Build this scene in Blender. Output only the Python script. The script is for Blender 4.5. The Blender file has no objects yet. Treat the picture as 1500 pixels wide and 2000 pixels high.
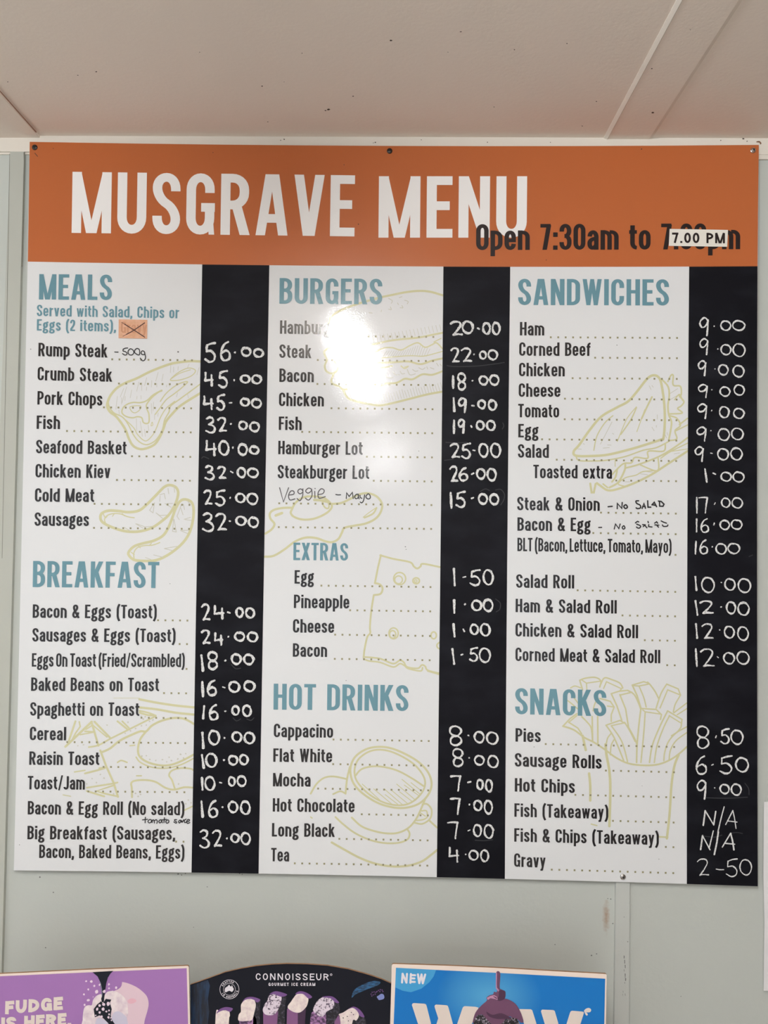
import bpy, math, random
from mathutils import Matrix, Vector, Euler

# ------------------------------------------------------------------ camera, world, light, exposure
random.seed(7)
SC = bpy.context.scene
COL = SC.collection
F = 1500.0                                     # focal length in pixels of the 1500 x 2000 frame
CAM_ROT = Euler((1.5922032758108222, -0.012463745979674035, 0.017526604749655318), 'XYZ')
CAM_LOC = Vector((0.017596067670738173, -1.2518747457390016, 1.8650426788026473))
cd = bpy.data.cameras.new('camera'); cam = bpy.data.objects.new('camera', cd); COL.objects.link(cam)
cam.location = CAM_LOC; cam.rotation_euler = CAM_ROT
cd.sensor_fit = 'HORIZONTAL'; cd.sensor_width = 36.0; cd.lens = 36.0 * F / 1500.0
cd.clip_start = 0.02; cd.clip_end = 100
SC.camera = cam
R3 = CAM_ROT.to_matrix()

wd = bpy.data.worlds.new('daylight'); SC.world = wd; wd.use_nodes = True
bg = wd.node_tree.nodes['Background']
bg.inputs[0].default_value = (0.93, 0.97, 1.0, 1); bg.inputs[1].default_value = 0.74
SC.view_settings.view_transform = 'Standard'; SC.view_settings.look = 'None'
SC.view_settings.exposure = 0.17; SC.view_settings.gamma = 1.0; SC.view_settings.use_curve_mapping = False
LAMP_STRENGTH = 140.0

# ------------------------------------------------------------------ measuring helpers
def ray(px, py):
    return R3 @ Vector(((px - 750.0) / F, -(py - 1000.0) / F, -1.0))
def at_y(px, py, Y=0.0):                       # point measured in the photograph on the plane y = Y
    d = ray(px, py); return CAM_LOC + d * ((Y - CAM_LOC.y) / d.y)
def at_z(px, py, Z):
    d = ray(px, py); return CAM_LOC + d * ((Z - CAM_LOC.z) / d.z)
def plane_map(p0, n):
    def f(px, py, off=0.0):
        d = ray(px, py); q = p0 + n * off
        return CAM_LOC + d * ((q - CAM_LOC).dot(n) / d.dot(n))
    return f
def board(px, py, off=0.0):
    return at_y(px, py, -off)
CEIL = 2.5123
WALL = 0.0100
# ------------------------------------------------------------------ materials
def srgb(r, g, b):
    def c(v):
        v /= 255.0
        return v / 12.92 if v <= .04045 else ((v + .055) / 1.055) ** 2.4
    return (c(r), c(g), c(b), 1)
def mat(name, col, rough=.5, spec=.5, bump=0, bscale=300, metal=0, var=0, vscale=8, coat=0):
    m = bpy.data.materials.new(name); m.use_nodes = True
    nt = m.node_tree; b = nt.nodes['Principled BSDF']
    b.inputs['Roughness'].default_value = rough; b.inputs['Specular IOR Level'].default_value = spec
    b.inputs['Metallic'].default_value = metal; b.inputs['Base Color'].default_value = col
    if coat: b.inputs['Coat Weight'].default_value = coat; b.inputs['Coat Roughness'].default_value = .1
    tc = nt.nodes.new('ShaderNodeNewGeometry')
    if var:
        n = nt.nodes.new('ShaderNodeTexNoise'); n.inputs['Scale'].default_value = vscale; n.inputs['Detail'].default_value = 6
        nt.links.new(tc.outputs['Position'], n.inputs['Vector'])
        mx = nt.nodes.new('ShaderNodeMix'); mx.data_type = 'RGBA'
        mx.inputs[6].default_value = [c * (1 - var) for c in col[:3]] + [1]
        mx.inputs[7].default_value = [min(1, c * (1 + var)) for c in col[:3]] + [1]
        nt.links.new(n.outputs[0], mx.inputs[0]); nt.links.new(mx.outputs[2], b.inputs['Base Color'])
    if bump:
        n = nt.nodes.new('ShaderNodeTexNoise'); n.inputs['Scale'].default_value = bscale; n.inputs['Detail'].default_value = 2
        nt.links.new(tc.outputs['Position'], n.inputs['Vector'])
        bp = nt.nodes.new('ShaderNodeBump'); bp.inputs['Strength'].default_value = bump; bp.inputs['Distance'].default_value = .001
        nt.links.new(n.outputs[0], bp.inputs['Height']); nt.links.new(bp.outputs[0], b.inputs['Normal'])
    return m
def speckled(name, c1, c2, scale, lo, hi, rough=.4, stretch=None):
    m = mat(name, c1, rough); nt = m.node_tree; b = nt.nodes['Principled BSDF']
    g = nt.nodes.new('ShaderNodeNewGeometry'); n = nt.nodes.new('ShaderNodeTexNoise')
    n.inputs['Scale'].default_value = scale; n.inputs['Detail'].default_value = 3
    src = g.outputs['Position']
    if stretch:
        mp = nt.nodes.new('ShaderNodeMapping'); mp.inputs['Scale'].default_value = stretch
        nt.links.new(src, mp.inputs['Vector']); src = mp.outputs[0]
    nt.links.new(src, n.inputs['Vector'])
    r = nt.nodes.new('ShaderNodeValToRGB'); r.color_ramp.elements[0].position = lo; r.color_ramp.elements[1].position = hi
    r.color_ramp.elements[0].color = c1; r.color_ramp.elements[1].color = c2
    nt.links.new(n.outputs[0], r.inputs[0]); nt.links.new(r.outputs[0], b.inputs['Base Color'])
    return m
def spot_mix(m, p, rad, col, amount, nscale=60):   # a stain of its own shape on a painted surface
    nt = m.node_tree; b = nt.nodes['Principled BSDF']; old = None
    if b.inputs['Base Color'].links: old = b.inputs['Base Color'].links[0].from_socket
    g = nt.nodes.new('ShaderNodeNewGeometry'); mp = nt.nodes.new('ShaderNodeVectorMath'); mp.operation = 'SUBTRACT'
    mp.inputs[1].default_value = p; nt.links.new(g.outputs['Position'], mp.inputs[0])
    sc = nt.nodes.new('ShaderNodeVectorMath'); sc.operation = 'DIVIDE'; sc.inputs[1].default_value = rad
    nt.links.new(mp.outputs[0], sc.inputs[0])
    ln = nt.nodes.new('ShaderNodeVectorMath'); ln.operation = 'LENGTH'; nt.links.new(sc.outputs[0], ln.inputs[0])
    n = nt.nodes.new('ShaderNodeTexNoise'); n.inputs['Scale'].default_value = nscale
    nt.links.new(g.outputs['Position'], n.inputs['Vector'])
    ad = nt.nodes.new('ShaderNodeMath'); ad.operation = 'ADD'
    nt.links.new(ln.outputs['Value'], ad.inputs[0]); nt.links.new(n.outputs[0], ad.inputs[1])
    mr = nt.nodes.new('ShaderNodeMapRange'); mr.inputs[1].default_value = .6; mr.inputs[2].default_value = 1.4
    mr.inputs[3].default_value = amount; mr.inputs[4].default_value = 0
    nt.links.new(ad.outputs[0], mr.inputs[0])
    mx = nt.nodes.new('ShaderNodeMix'); mx.data_type = 'RGBA'; mx.inputs[7].default_value = col
    nt.links.new(mr.outputs[0], mx.inputs[0])
    if old: nt.links.new(old, mx.inputs[6])
    else: mx.inputs[6].default_value = b.inputs['Base Color'].default_value
    nt.links.new(mx.outputs[2], b.inputs['Base Color'])

GLOSS = dict(rough=.06, spec=.5, bump=.085, bscale=520)
M = {}
M['white'] = mat('white_vinyl', srgb(226, 227, 228), **GLOSS)
M['orange'] = mat('orange_vinyl', srgb(186, 102, 56), rough=.3, spec=.35, bump=.05, bscale=380)
M['ink'] = mat('black_ink', srgb(40, 38, 40), **GLOSS)
M['teal'] = mat('teal_ink', srgb(103, 146, 159), **GLOSS)
M['khaki'] = mat('khaki_ink', srgb(208, 205, 162), **GLOSS)
M['khaki_dark'] = mat('khaki_dot_ink', srgb(150, 145, 112), **GLOSS)
M['hatch'] = mat('hatch_ink', srgb(203, 202, 190), **GLOSS)
M['title'] = mat('title_white', srgb(244, 242, 240), rough=.35, spec=.35)
M['hours'] = mat('hours_black', srgb(36, 26, 26), rough=.35, spec=.35)
M['slate'] = speckled('blackboard_strip', srgb(13, 13, 20), srgb(29, 30, 37), 14, .45, .85, .6, (1, 1, 2))
M['slate'].node_tree.nodes['Principled BSDF'].inputs['Specular IOR Level'].default_value = .14
M['chalk'] = speckled('chalk_mark', srgb(138, 138, 138), srgb(228, 228, 226), 800, .30, .47, .9)
M['smudge'] = mat('chalk_smudge', srgb(48, 49, 53), .8)
M['marker'] = mat('marker_pen', srgb(28, 26, 30), .4)
M['faint_marker'] = mat('worn_marker_pen', srgb(72, 68, 70), .4)
M['patch'] = speckled('orange_tape', srgb(214, 160, 124), srgb(226, 176, 146), 120, .3, .7, .6)
M['ghost'] = mat('ghost_print', srgb(204, 146, 112), .6)
M['red_pen'] = mat('dark_pen', srgb(60, 22, 14), .4)
M['label_paper'] = mat('label_paper', srgb(232, 228, 218), .6)
M['edge'] = mat('board_edge', srgb(205, 205, 203), .5)
M['wall'] = mat('wall_paint', srgb(192, 196, 190), .55, .35, bump=.25, bscale=140, var=.03, vscale=5)
M['added_wall'] = mat('added_wall_paint', srgb(112, 104, 94), .7)
M['batten'] = mat('batten_paint', srgb(194, 197, 192), .55, .35, bump=.25, bscale=120, var=.03, vscale=9)
M['batten_left'] = mat('batten_paint_cream', srgb(182, 184, 175), .55, .35, bump=.25, bscale=120, var=.04, vscale=9)
M['ceiling'] = mat('ceiling_paint', srgb(234, 222, 210), .7, .2, bump=.2, bscale=200, var=.025, vscale=3)
M['trim'] = mat('trim_paint', srgb(226, 219, 208), .5, .4, bump=.3, bscale=150, var=.03, vscale=20)
M['dirt'] = mat('dirt', srgb(70, 56, 46), .8)
M['scuff'] = mat('scuff', srgb(105, 105, 104), .8)
M['rust'] = mat('rust_mark', srgb(120, 82, 56), .8)
M['crack'] = mat('old_paint_crack', srgb(150, 112, 92), .8)
M['joint'] = mat('joint_dark_line', srgb(110, 108, 98), .8)
M['floor'] = mat('vinyl_floor', srgb(198, 190, 182), .5, var=.08, vscale=4)
M['steel'] = mat('screw_steel', srgb(190, 186, 182), .25, metal=1)
M['dark_steel'] = mat('screw_dark', srgb(70, 66, 64), .35, metal=1)
M['recess'] = mat('screw_recess', srgb(16, 15, 15), .7)
M['paper'] = mat('notice_paper', srgb(232, 230, 230), .6)

# ------------------------------------------------------------------ mesh helpers
class MB:
    """polygons collected in photograph coordinates or in 3-D, linked as ONE mesh object"""
    def __init__(s): s.v = []; s.f = []; s.k = 0; s.mi = []; s.cur = 0
    def poly3(s, pts):
        n = len(s.v); s.v += [Vector(p) for p in pts]; s.f.append(list(range(n, n + len(pts)))); s.mi.append(s.cur)
    def poly(s, pts, mp, off):
        s.k += 1; o = off + (s.k % 12) * 8e-6
        s.poly3([mp(x, y, o) for x, y in pts])
    def strip(s, L, Rr, mp, off, closed=False):   # the ink of a later stroke lies on the ink of an earlier one
        s.k += 1; o = off + (s.k % 12) * 8e-6
        n = len(s.v); m = len(L); q = 0 if closed else 7e-6 / m
        s.v += [mp(x, y, o + i * q) for i, (x, y) in enumerate(L)] + [mp(x, y, o + i * q) for i, (x, y) in enumerate(Rr)]
        for i in range(m if closed else m - 1):
            j = (i + 1) % m
            s.f.append([n + i, n + j, n + m + j, n + m + i]); s.mi.append(s.cur)
    def box(s, x0, x1, y0, y1, z0, z1):
        a = [(x0, y0, z0), (x1, y0, z0), (x1, y1, z0), (x0, y1, z0), (x0, y0, z1), (x1, y0, z1), (x1, y1, z1), (x0, y1, z1)]
        n = len(s.v); s.v += [Vector(p) for p in a]
        for q in ((0, 3, 2, 1), (4, 5, 6, 7), (0, 1, 5, 4), (1, 2, 6, 5), (2, 3, 7, 6), (3, 0, 4, 7)):
            s.f.append([n + i for i in q]); s.mi.append(s.cur)
    def slab(s, front, back):                 # two matching outlines joined by an edge
        n = len(s.v); m = len(front); s.v += [Vector(p) for p in front] + [Vector(p) for p in back]
        s.f.append(list(range(n, n + m))); s.f.append(list(range(n + 2 * m - 1, n + m - 1, -1))); s.mi += [s.cur] * 2
        for i in range(m):
            j = (i + 1) % m; s.f.append([n + i, n + m + i, n + m + j, n + j]); s.mi.append(s.cur)
    def build(s, name, mats, parent=None, origin=None, label=None, smooth=False):
        o3 = Vector(origin) if origin is not None else Vector((0, 0, 0))
        me = bpy.data.meshes.new(name); me.from_pydata([v - o3 for v in s.v], [], s.f)
        if not isinstance(mats, (list, tuple)): mats = [mats]
        for m in mats: me.materials.append(m)
        for p, i in zip(me.polygons, s.mi): p.material_index = i; p.use_smooth = smooth
        me.update()
        o = bpy.data.objects.new(name, me); COL.objects.link(o)
        if parent: o.parent = parent
        else: o.location = o3
        if label: o['label'] = label
        return o
def thing(name, label, cat, loc, group=None):
    o = bpy.data.objects.new(name, None); COL.objects.link(o); o.location = loc; o.empty_display_size = .05
    o['label'] = label; o['category'] = cat
    if group: o['group'] = group
    return o
def struct(o): o['kind'] = 'structure'; return o

def smooth_path(P, closed=False, n=6):
    if len(P) < 3: return list(P)
    out = []; m = len(P)
    for i in range(m if closed else m - 1):
        if closed: a, b, c, d = P[i - 1], P[i], P[(i + 1) % m], P[(i + 2) % m]
        else: a, b, c, d = P[max(i - 1, 0)], P[i], P[i + 1], P[min(i + 2, m - 1)]
        for k in range(n):
            t = k / n; t2 = t * t; t3 = t2 * t
            out.append(tuple(.5 * (2 * b[j] + (c[j] - a[j]) * t + (2 * a[j] - 5 * b[j] + 4 * c[j] - d[j]) * t2
                                   + (3 * b[j] - a[j] - 3 * c[j] + d[j]) * t3) for j in (0, 1)))
    if not closed: out.append(tuple(P[-1]))
    return out
def sides(P, W, closed=False):
    m = len(P); L = []; Rr = []
    w = W if isinstance(W, (list, tuple)) else [W] * m
    for i in range(m):
        a = P[i - 1] if (i > 0 or closed) else None; c = P[(i + 1) % m] if (i < m - 1 or closed) else None; b = P[i]
        ds = []
        for p, q in ((a, b), (b, c)):
            if p is None or q is None: continue
            dx, dy = q[0] - p[0], q[1] - p[1]; l = math.hypot(dx, dy)
            if l > 1e-9: ds.append((dx / l, dy / l))
        if not ds: ds = [(1, 0)]
        if len(ds) == 2:
            nx, ny = -(ds[0][1] + ds[1][1]), ds[0][0] + ds[1][0]; l = math.hypot(nx, ny)
            if l < 1e-6: nx, ny, k = -ds[0][1], ds[0][0], 1
            else:
                nx /= l; ny /= l; cs = nx * -ds[0][1] + ny * ds[0][0]; k = min(1 / max(cs, .2), 1.9)
        else: nx, ny, k = -ds[0][1], ds[0][0], 1
        h = w[i] / 2 * k
        L.append((b[0] + nx * h, b[1] + ny * h)); Rr.append((b[0] - nx * h, b[1] - ny * h))
    return L, Rr
def round_ends(P, w):                         # taper both ends so that a pen stroke ends round
    if len(P) < 2: return P, [w] * len(P)
    def ext(a, b):
        dx, dy = a[0] - b[0], a[1] - b[1]; l = math.hypot(dx, dy) or 1
        return [(a[0] + dx / l * w * e, a[1] + dy / l * w * e, k) for e, k in ((.22, .9), (.4, .6), (.5, .1))]
    s = ext(P[0], P[1])[::-1]; e = ext(P[-1], P[-2])
    Q = [(x, y) for x, y, _ in s] + list(P) + [(x, y) for x, y, _ in e]
    return Q, [w * k for _, _, k in s] + [w] * len(P) + [w * k for _, _, k in e]
def pen(mb, P, w, mp, off, closed=False, smooth=True, chalk=False):
    if smooth: P = smooth_path(P, closed)
    if chalk:
        a = random.uniform(0, 6); fz = random.uniform(.25, .5)
        P = [(x + random.uniform(-.22, .22), y + random.uniform(-.22, .22)) for x, y in P]
    if closed: Q, W = P, [w] * len(P)
    else: Q, W = round_ends(P, w)
    if chalk: W = [k * (1 + .22 * math.sin(a + i * fz) + random.uniform(-.1, .1)) for i, k in enumerate(W)]
    L, Rr = sides(Q, W, closed); mb.strip(L, Rr, mp, off, closed)

# ------------------------------------------------------------------ condensed grotesque lettering (cap height 1)
G = {
'A': (.54, "d .085,0 .235,1 .17|d .455,0 .305,1 .17|s .14,.28 .40,.28"),
'B': (.48, "s .085,0 .085,1|s .085,.925 .385,.925* .385,.525* .085,.525|s .085,.525 .395,.525* .395,.075* .085,.075"),
'C': (.47, "s .385,.66 .385,.925* .085,.925* .085,.075* .385,.075* .385,.36"),
'D': (.48, "s .085,0 .085,1|s .085,.925 .395,.925* .395,.075* .085,.075"),
'E': (.41, "s .085,0 .085,1|s .085,.925 .405,.925|s .085,.52 .365,.52|s .085,.075 .41,.075"),
'F': (.39, "s .085,0 .085,1|s .085,.925 .39,.925|s .085,.50 .355,.50"),
'G': (.48, "s .39,.68 .39,.925* .085,.925* .085,.075* .39,.075* .39,.46|s .25,.445 .475,.445|d .395,.32 .425,0 .1"),
'H': (.49, "s .085,0 .085,1|s .405,0 .405,1|s .085,.52 .405,.52"),
'I': (.17, "s .085,0 .085,1"),
'J': (.40, "s .315,1 .315,.075* .06,.075* .06,.2"),
'K': (.50, "s .085,0 .085,1|d .40,1 .13,.40 .18|d .215,.58 .405,0 .19"),
'L': (.38, "s .085,0 .085,1|s .085,.075 .38,.075"),
'M': (.66, "s .085,0 .085,1|s .575,0 .575,1|d .09,1 .31,0 .145|d .57,1 .35,0 .145"),
'N': (.50, "s .085,0 .085,1|s .415,0 .415,1|d .09,1 .41,0 .16"),
'O': (.48, "c .085,.925* .395,.925* .395,.075* .085,.075*"),
'P': (.47, "s .085,0 .085,1|s .085,.925 .385,.925* .385,.45* .085,.45"),
'R': (.49, "s .085,0 .085,1|s .085,.925 .39,.925* .39,.49* .085,.49|d .26,.50 .405,0 .18"),
'S': (.47, "s .385,.70 .385,.925* .085,.925* .085,.59* .385,.41* .385,.075* .085,.075* .085,.30"),
'T': (.44, "s .22,0 .22,1|s 0,.925 .44,.925"),
'U': (.49, "s .085,1 .085,.075* .405,.075* .405,1"),
'V': (.51, "d .085,1 .235,0 .17|d .425,1 .275,0 .17"),
'W': (.70, "d .08,1 .22,0 .155|d .35,1 .22,0 .14|d .35,1 .48,0 .14|d .62,1 .48,0 .155"),
'X': (.49, "d .085,0 .405,1 .18|d .405,0 .085,1 .18"),
'Y': (.48, "d .085,1 .24,.40 .17|d .395,1 .24,.40 .17|s .24,0 .24,.48"),
'a': (.43, "s .09,.51 .09,.675* .345,.675* .345,0|s .345,.42 .085,.42* .085,.075* .30,.075* .345,.2"),
'b': (.46, "s .085,0 .085,1|s .085,.675 .375,.675* .375,.075* .085,.075"),
'c': (.42, "s .34,.49 .34,.675* .085,.675* .085,.075* .34,.075* .34,.27"),
'd': (.46, "s .375,0 .375,1|s .375,.675 .085,.675* .085,.075* .375,.075"),
'e': (.44, "s .085,.37 .355,.37 .355,.675* .085,.675* .085,.075* .355,.075* .355,.24"),
'f': (.30, "s .13,0 .13,.925* .30,.925|s 0,.675 .29,.675"),
'g': (.45, "c .09,.675* .34,.675* .34,.30* .09,.30*|s .30,.64 .36,.73 .46,.73|s .16,.31 .09,.22* .10,.10* .375,.10* .375,-.19* .065,-.19* .065,.0* .14,.08"),
'h': (.46, "s .085,0 .085,1|s .085,.675 .375,.675* .375,0"),
'i': (.17, "s .085,0 .085,.75|s .085,.84 .085,1"),
'k': (.46, "s .085,0 .085,1|d .35,.75 .12,.29 .165|d .19,.47 .37,0 .18"),
'l': (.17, "s .085,0 .085,1"),
'm': (.70, "s .085,0 .085,.75|s .085,.675 .35,.675* .35,0|s .35,.675 .615,.675* .615,0"),
'n': (.46, "s .085,0 .085,.75|s .085,.675 .375,.675* .375,0"),
'o': (.45, "c .085,.675* .365,.675* .365,.075* .085,.075*"),
'p': (.46, "s .085,-.24 .085,.75|s .085,.675 .375,.675* .375,.075* .085,.075"),
'r': (.32, "s .085,0 .085,.75|s .085,.5 .10,.66* .32,.66"),
's': (.41, "s .325,.51 .325,.675* .085,.675* .085,.44* .325,.32* .325,.075* .08,.075* .08,.24"),
't': (.30, "s .13,.93 .13,.075* .30,.075|s 0,.675 .30,.675"),
'u': (.46, "s .085,.75 .085,.075* .375,.075|s .375,0 .375,.75"),
'v': (.43, "d .08,.75 .205,0 .16|d .35,.75 .225,0 .16"),
'w': (.62, "d .075,.75 .19,0 .145|d .31,.75 .19,0 .13|d .31,.75 .43,0 .13|d .545,.75 .43,0 .145"),
'x': (.43, "d .085,0 .345,.75 .17|d .345,0 .085,.75 .17"),
'y': (.43, "d .08,.75 .215,.03 .16|d .35,.75 .15,-.22 .155|s .03,-.17 .17,-.17"),
'0': (.46, "c .085,.925* .375,.925* .375,.075* .085,.075*"),
'2': (.42, "s .085,.68 .085,.925* .34,.925* .34,.56* .10,.2 .10,.075 .42,.075"),
'3': (.46, "s .08,.70 .08,.925* .365,.925* .365,.53* .19,.53|s .19,.53 .375,.53* .375,.075* .08,.075* .08,.30"),
'7': (.42, "s 0,.925 .40,.925|d .33,.95 .17,0 .17"),
'.': (.17, "s .085,0 .085,.17"), ':': (.17, "s .085,0 .085,.17|s .085,.50 .085,.67"),
',': (.17, "s .085,.17 .085,.01 .04,-.13"),
'(': (.26, "s .23,1.06 .09,.84* .09,.02* .23,-.2"), ')': (.26, "s .03,1.06 .17,.84* .17,.02* .03,-.2"),
'/': (.36, "d .06,-.06 .30,1.06 .13"),
'&': (.55, "s .50,0 .13,.64* .13,.925* .37,.925* .37,.62* .085,.42* .085,.075* .36,.075* .46,.42"),
' ': (.25, ""),
}
def corner_path(pts, fl, closed, Rm, n=7):
    m = len(pts); out = []
    for i in range(m):
        P = pts[i]
        if not fl[i] or (not closed and i in (0, m - 1)): out.append(P); continue
        A, C = pts[i - 1], pts[(i + 1) % m]; cuts = []
        for Q, j in ((A, (i - 1) % m), (C, (i + 1) % m)):
            d = math.hypot(Q[0] - P[0], Q[1] - P[1]); lim = d * .5 if fl[j] else d
            cuts.append((min(Rm, lim) / (d or 1)))
        a = (P[0] + (A[0] - P[0]) * cuts[0], P[1] + (A[1] - P[1]) * cuts[0])
        c = (P[0] + (C[0] - P[0]) * cuts[1], P[1] + (C[1] - P[1]) * cuts[1])
        h1 = (a[0] + (P[0] - a[0]) * .58, a[1] + (P[1] - a[1]) * .58); h2 = (c[0] + (P[0] - c[0]) * .58, c[1] + (P[1] - c[1]) * .58)
        for k in range(n + 1):
            t = k / n; s = 1 - t
            out.append(tuple(s ** 3 * a[j] + 3 * s * s * t * h1[j] + 3 * s * t * t * h2[j] + t ** 3 * c[j] for j in (0, 1)))
    res = [out[0]]
    for p in out[1:]:
        if math.hypot(p[0] - res[-1][0], p[1] - res[-1][1]) > 1e-4: res.append(p)
    if closed and math.hypot(res[0][0] - res[-1][0], res[0][1] - res[-1][1]) < 1e-4: res.pop()
    return res
def up_dir(x): return (.0218 * (1 - x / 1480.0), -1.0)
def write(mb, text, x0, y0, x1, y1, h, mp, off, wt=.165, ct=.76, wpx=None, sb=.085, Rm=.195, roundcap=False, up=None, sp=None):
    """one line of lettering between two baseline points of the photograph"""
    if sp is not None: G[' '] = (sp, '')
    else: G[' '] = (.25, '')
    W = sum(G[c][0] for c in text) + sb * (len(text) - 1); S = (x1 - x0) / W; dx = S; dy = (y1 - y0) / W
    u = up or up_dir((x0 + x1) / 2); gx = 0
    def T(p): return (x0 + p[0] * dx + u[0] * p[1] * h, y0 + p[0] * dy + u[1] * p[1] * h)
    q = (wpx / h / 2) if wpx else wt * ct / 2
    def ym(y):
        if y < .075: return y / .075 * q if y > -.05 else y
        if y > .925: return 1 - (1 - y) / .075 * q
        return q + (y - .075) / .85 * (1 - 2 * q)
    for ch in text:
        w, code = G[ch]
        for st in filter(None, code.split('|')):
            tk = st.split(); kind = tk[0]
            if kind == 'd' and not wpx:
                (a, b), (c, d), dw = [tuple(map(float, t.split(','))) for t in tk[1:3]] + [float(tk[3])]
                dw *= wt / .17
                mb.poly([T((gx + a - dw / 2, b)), T((gx + a + dw / 2, b)), T((gx + c + dw / 2, d)), T((gx + c - dw / 2, d))], mp, off)
                continue
            if kind == 'd': tk = tk[:3]
            pts = [tuple(map(float, t.rstrip('*').split(','))) for t in tk[1:]]; fl = [t.endswith('*') for t in tk[1:]]
            pts = [(gx + a, ym(b)) for a, b in pts]; cl = kind == 'c'
            P = corner_path(pts, fl, cl, Rm)
            if wpx:
                P = [T(p) for p in P]
                if roundcap and not cl: P, ww = round_ends(P, wpx)
                else: ww = wpx
                L, Rr = sides(P, ww, cl)
            else:
                L, Rr = sides(P, wt, cl)
                L, Rr = [[(a + (c - a), b + (d - b) * ct) for (a, b), (c, d) in zip(P, X)] for X in (L, Rr)]; L = [T(p) for p in L]; Rr = [T(p) for p in Rr]
            mb.strip(L, Rr, mp, off, cl)
        gx += w + sb

# ------------------------------------------------------------------ the room: wall, ceiling, floor, battens, trims
mb = MB(); mb.box(-2.6, 2.6, WALL, WALL + .09, 0, CEIL); wall = struct(mb.build('wall_back', M['wall']))
spot_mix(M['wall'], at_y(1184, 1790, WALL), (.007, .03, .034), srgb(158, 126, 98), .75, 180)
spot_mix(M['wall'], at_y(1430, 300, WALL), (.05, .03, .015), srgb(150, 140, 120), .3)
mb = MB(); mb.box(-2.6, 2.6, -6.0, WALL + .09, CEIL, CEIL + .06); ceiling = struct(mb.build('ceiling', M['ceiling']))
mb = MB(); mb.box(.98, 1.07, -3.2, WALL, 0, CEIL); struct(mb.build('added_wall_right', M['added_wall']))  # added unseen wall, dark and close, keeps ambient light off the right side
mb = MB(); mb.box(-2.6, 2.6, -6.0, WALL + .09, -.06, 0); struct(mb.build('floor', M['floor']))

TF = .0042                                     # front of the ceiling trim and of the wall battens
zt = at_y(20, 296, TF).z
mb = MB(); mb.box(-2.6, 2.6, TF, WALL, zt, CEIL)
zl = at_y(1498, 294, TF).z; zb = at_y(1498, 311, TF + .002).z
mb.box(.585, 2.6, TF + .0015, WALL, zb, zt); mb.box(-2.6, -.6, TF + .003, WALL, zt - .003, zt)
trim = struct(mb.build('trim_1', M['trim']))
def batten(name, pl, pr, m):                   # vertical cover strip: measured left and right edges, top to floor
    (xl0, xl1), (xr0, xr1) = pl, pr
    f = [Vector((xl1, TF, 0)), Vector((xr1, TF, 0)), Vector((xr0, TF, zt)), Vector((xl0, TF, zt))]
    b = [Vector((p.x, WALL, p.z)) for p in f]
    b[0].x -= .0006; b[3].x -= .0006; b[1].x += .0006; b[2].x += .0006
    mb = MB(); mb.slab(f, b); return struct(mb.build(name, m))
def edge_x(pa, pb):                            # x of a measured line at the trim and at the floor
    a = at_y(*pa, TF); b = at_y(*pb, TF); k = (b.x - a.x) / (b.z - a.z)
    return a.x + k * (zt - a.z), a.x + k * (0 - a.z)
bl = batten('trim_2', edge_x((20, 300), (-40, 1900)), edge_x((47, 300), (3, 1900)), M['batten_left'])
br = batten('trim_3', edge_x((1203, 1735), (1200, 1990)), edge_x((1230, 1735), (1229, 1990)), M['batten'])
# worn scratches on the right batten, dark joint lines beside the left one
mb = MB()
for x, y, l, w in ((1219, 1866, 6, 1.6), (1220, 1874, 8, 1.2), (1221, 1884, 7, 1.4), (1219, 1893, 6, 1.1), (1221, 1901, 9, 1.6), (1222, 1910, 6, 1.8),
                   (1220, 1918, 3, 1.5), (1217, 1935, 4, .9), (1216, 1941, 5, .9), (1221, 1940, 5, .8), (1219, 1790, 1.5, 1.6), (1226, 1838, 2, 1.8)):
    mb.poly([(x - w / 2, y), (x + w / 2, y + 1), (x + w / 2 - .5 + random.random(), y + l), (x - w / 2 + random.random(), y + l)], lambda a, b, o: at_y(a, b, TF - .0002 - o), 0)
mb.build('paint_scuff', M['scuff'], br)
mb = MB()
pen(mb, [(47, 298), (47.5, 320), (46.5, 345), (46, 380), (45, 430), (43, 520)], 1.7, lambda a, b, o: at_y(a, b, TF - .0002), 0)
pen(mb, [(19, 300), (13, 640), (4, 1090)], .8, lambda a, b, o: at_y(a, b, TF - .0002), 0)
mb.build('paint_crack', M['joint'], bl)
mb = MB()
def blob(mb, x, y, rx, ry, mp, off, n=7, jit=.35, rot=0):
    P = []
    for i in range(n):
        a = 2 * math.pi * i / n; k = 1 + random.uniform(-jit, jit); u, v = math.cos(a) * rx * k, math.sin(a) * ry * k
        P.append((x + u * math.cos(rot) - v * math.sin(rot), y + u * math.sin(rot) + v * math.cos(rot)))
    mb.poly(P, mp, off)
wp = lambda a, b, o: at_y(a, b, WALL - .0002 - o)
for x, y, r in ((1197, 1804, 1.5), (1187, 1755, 1.2), (1193, 1756, 1.4), (78, 1713, 1.6), (104, 1743, 1.5), (89, 1851, 1.3), (1155, 1866, 1.5), (1165, 1863, 1.3),
                (1330, 1946, 1.1), (1084, 1845, 1.1), (405, 1732, 1.2), (378, 1811, 1.0), (348, 1707, 1.6), (355, 1709, 1.2), (362, 1706, 1.6), (468, 1706, 1.8), (473, 1708, 1.2)):
    blob(mb, x, y, r, r * .8, wp, 0)
mb.build('dirt_speck', M['scuff'], wall)
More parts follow.
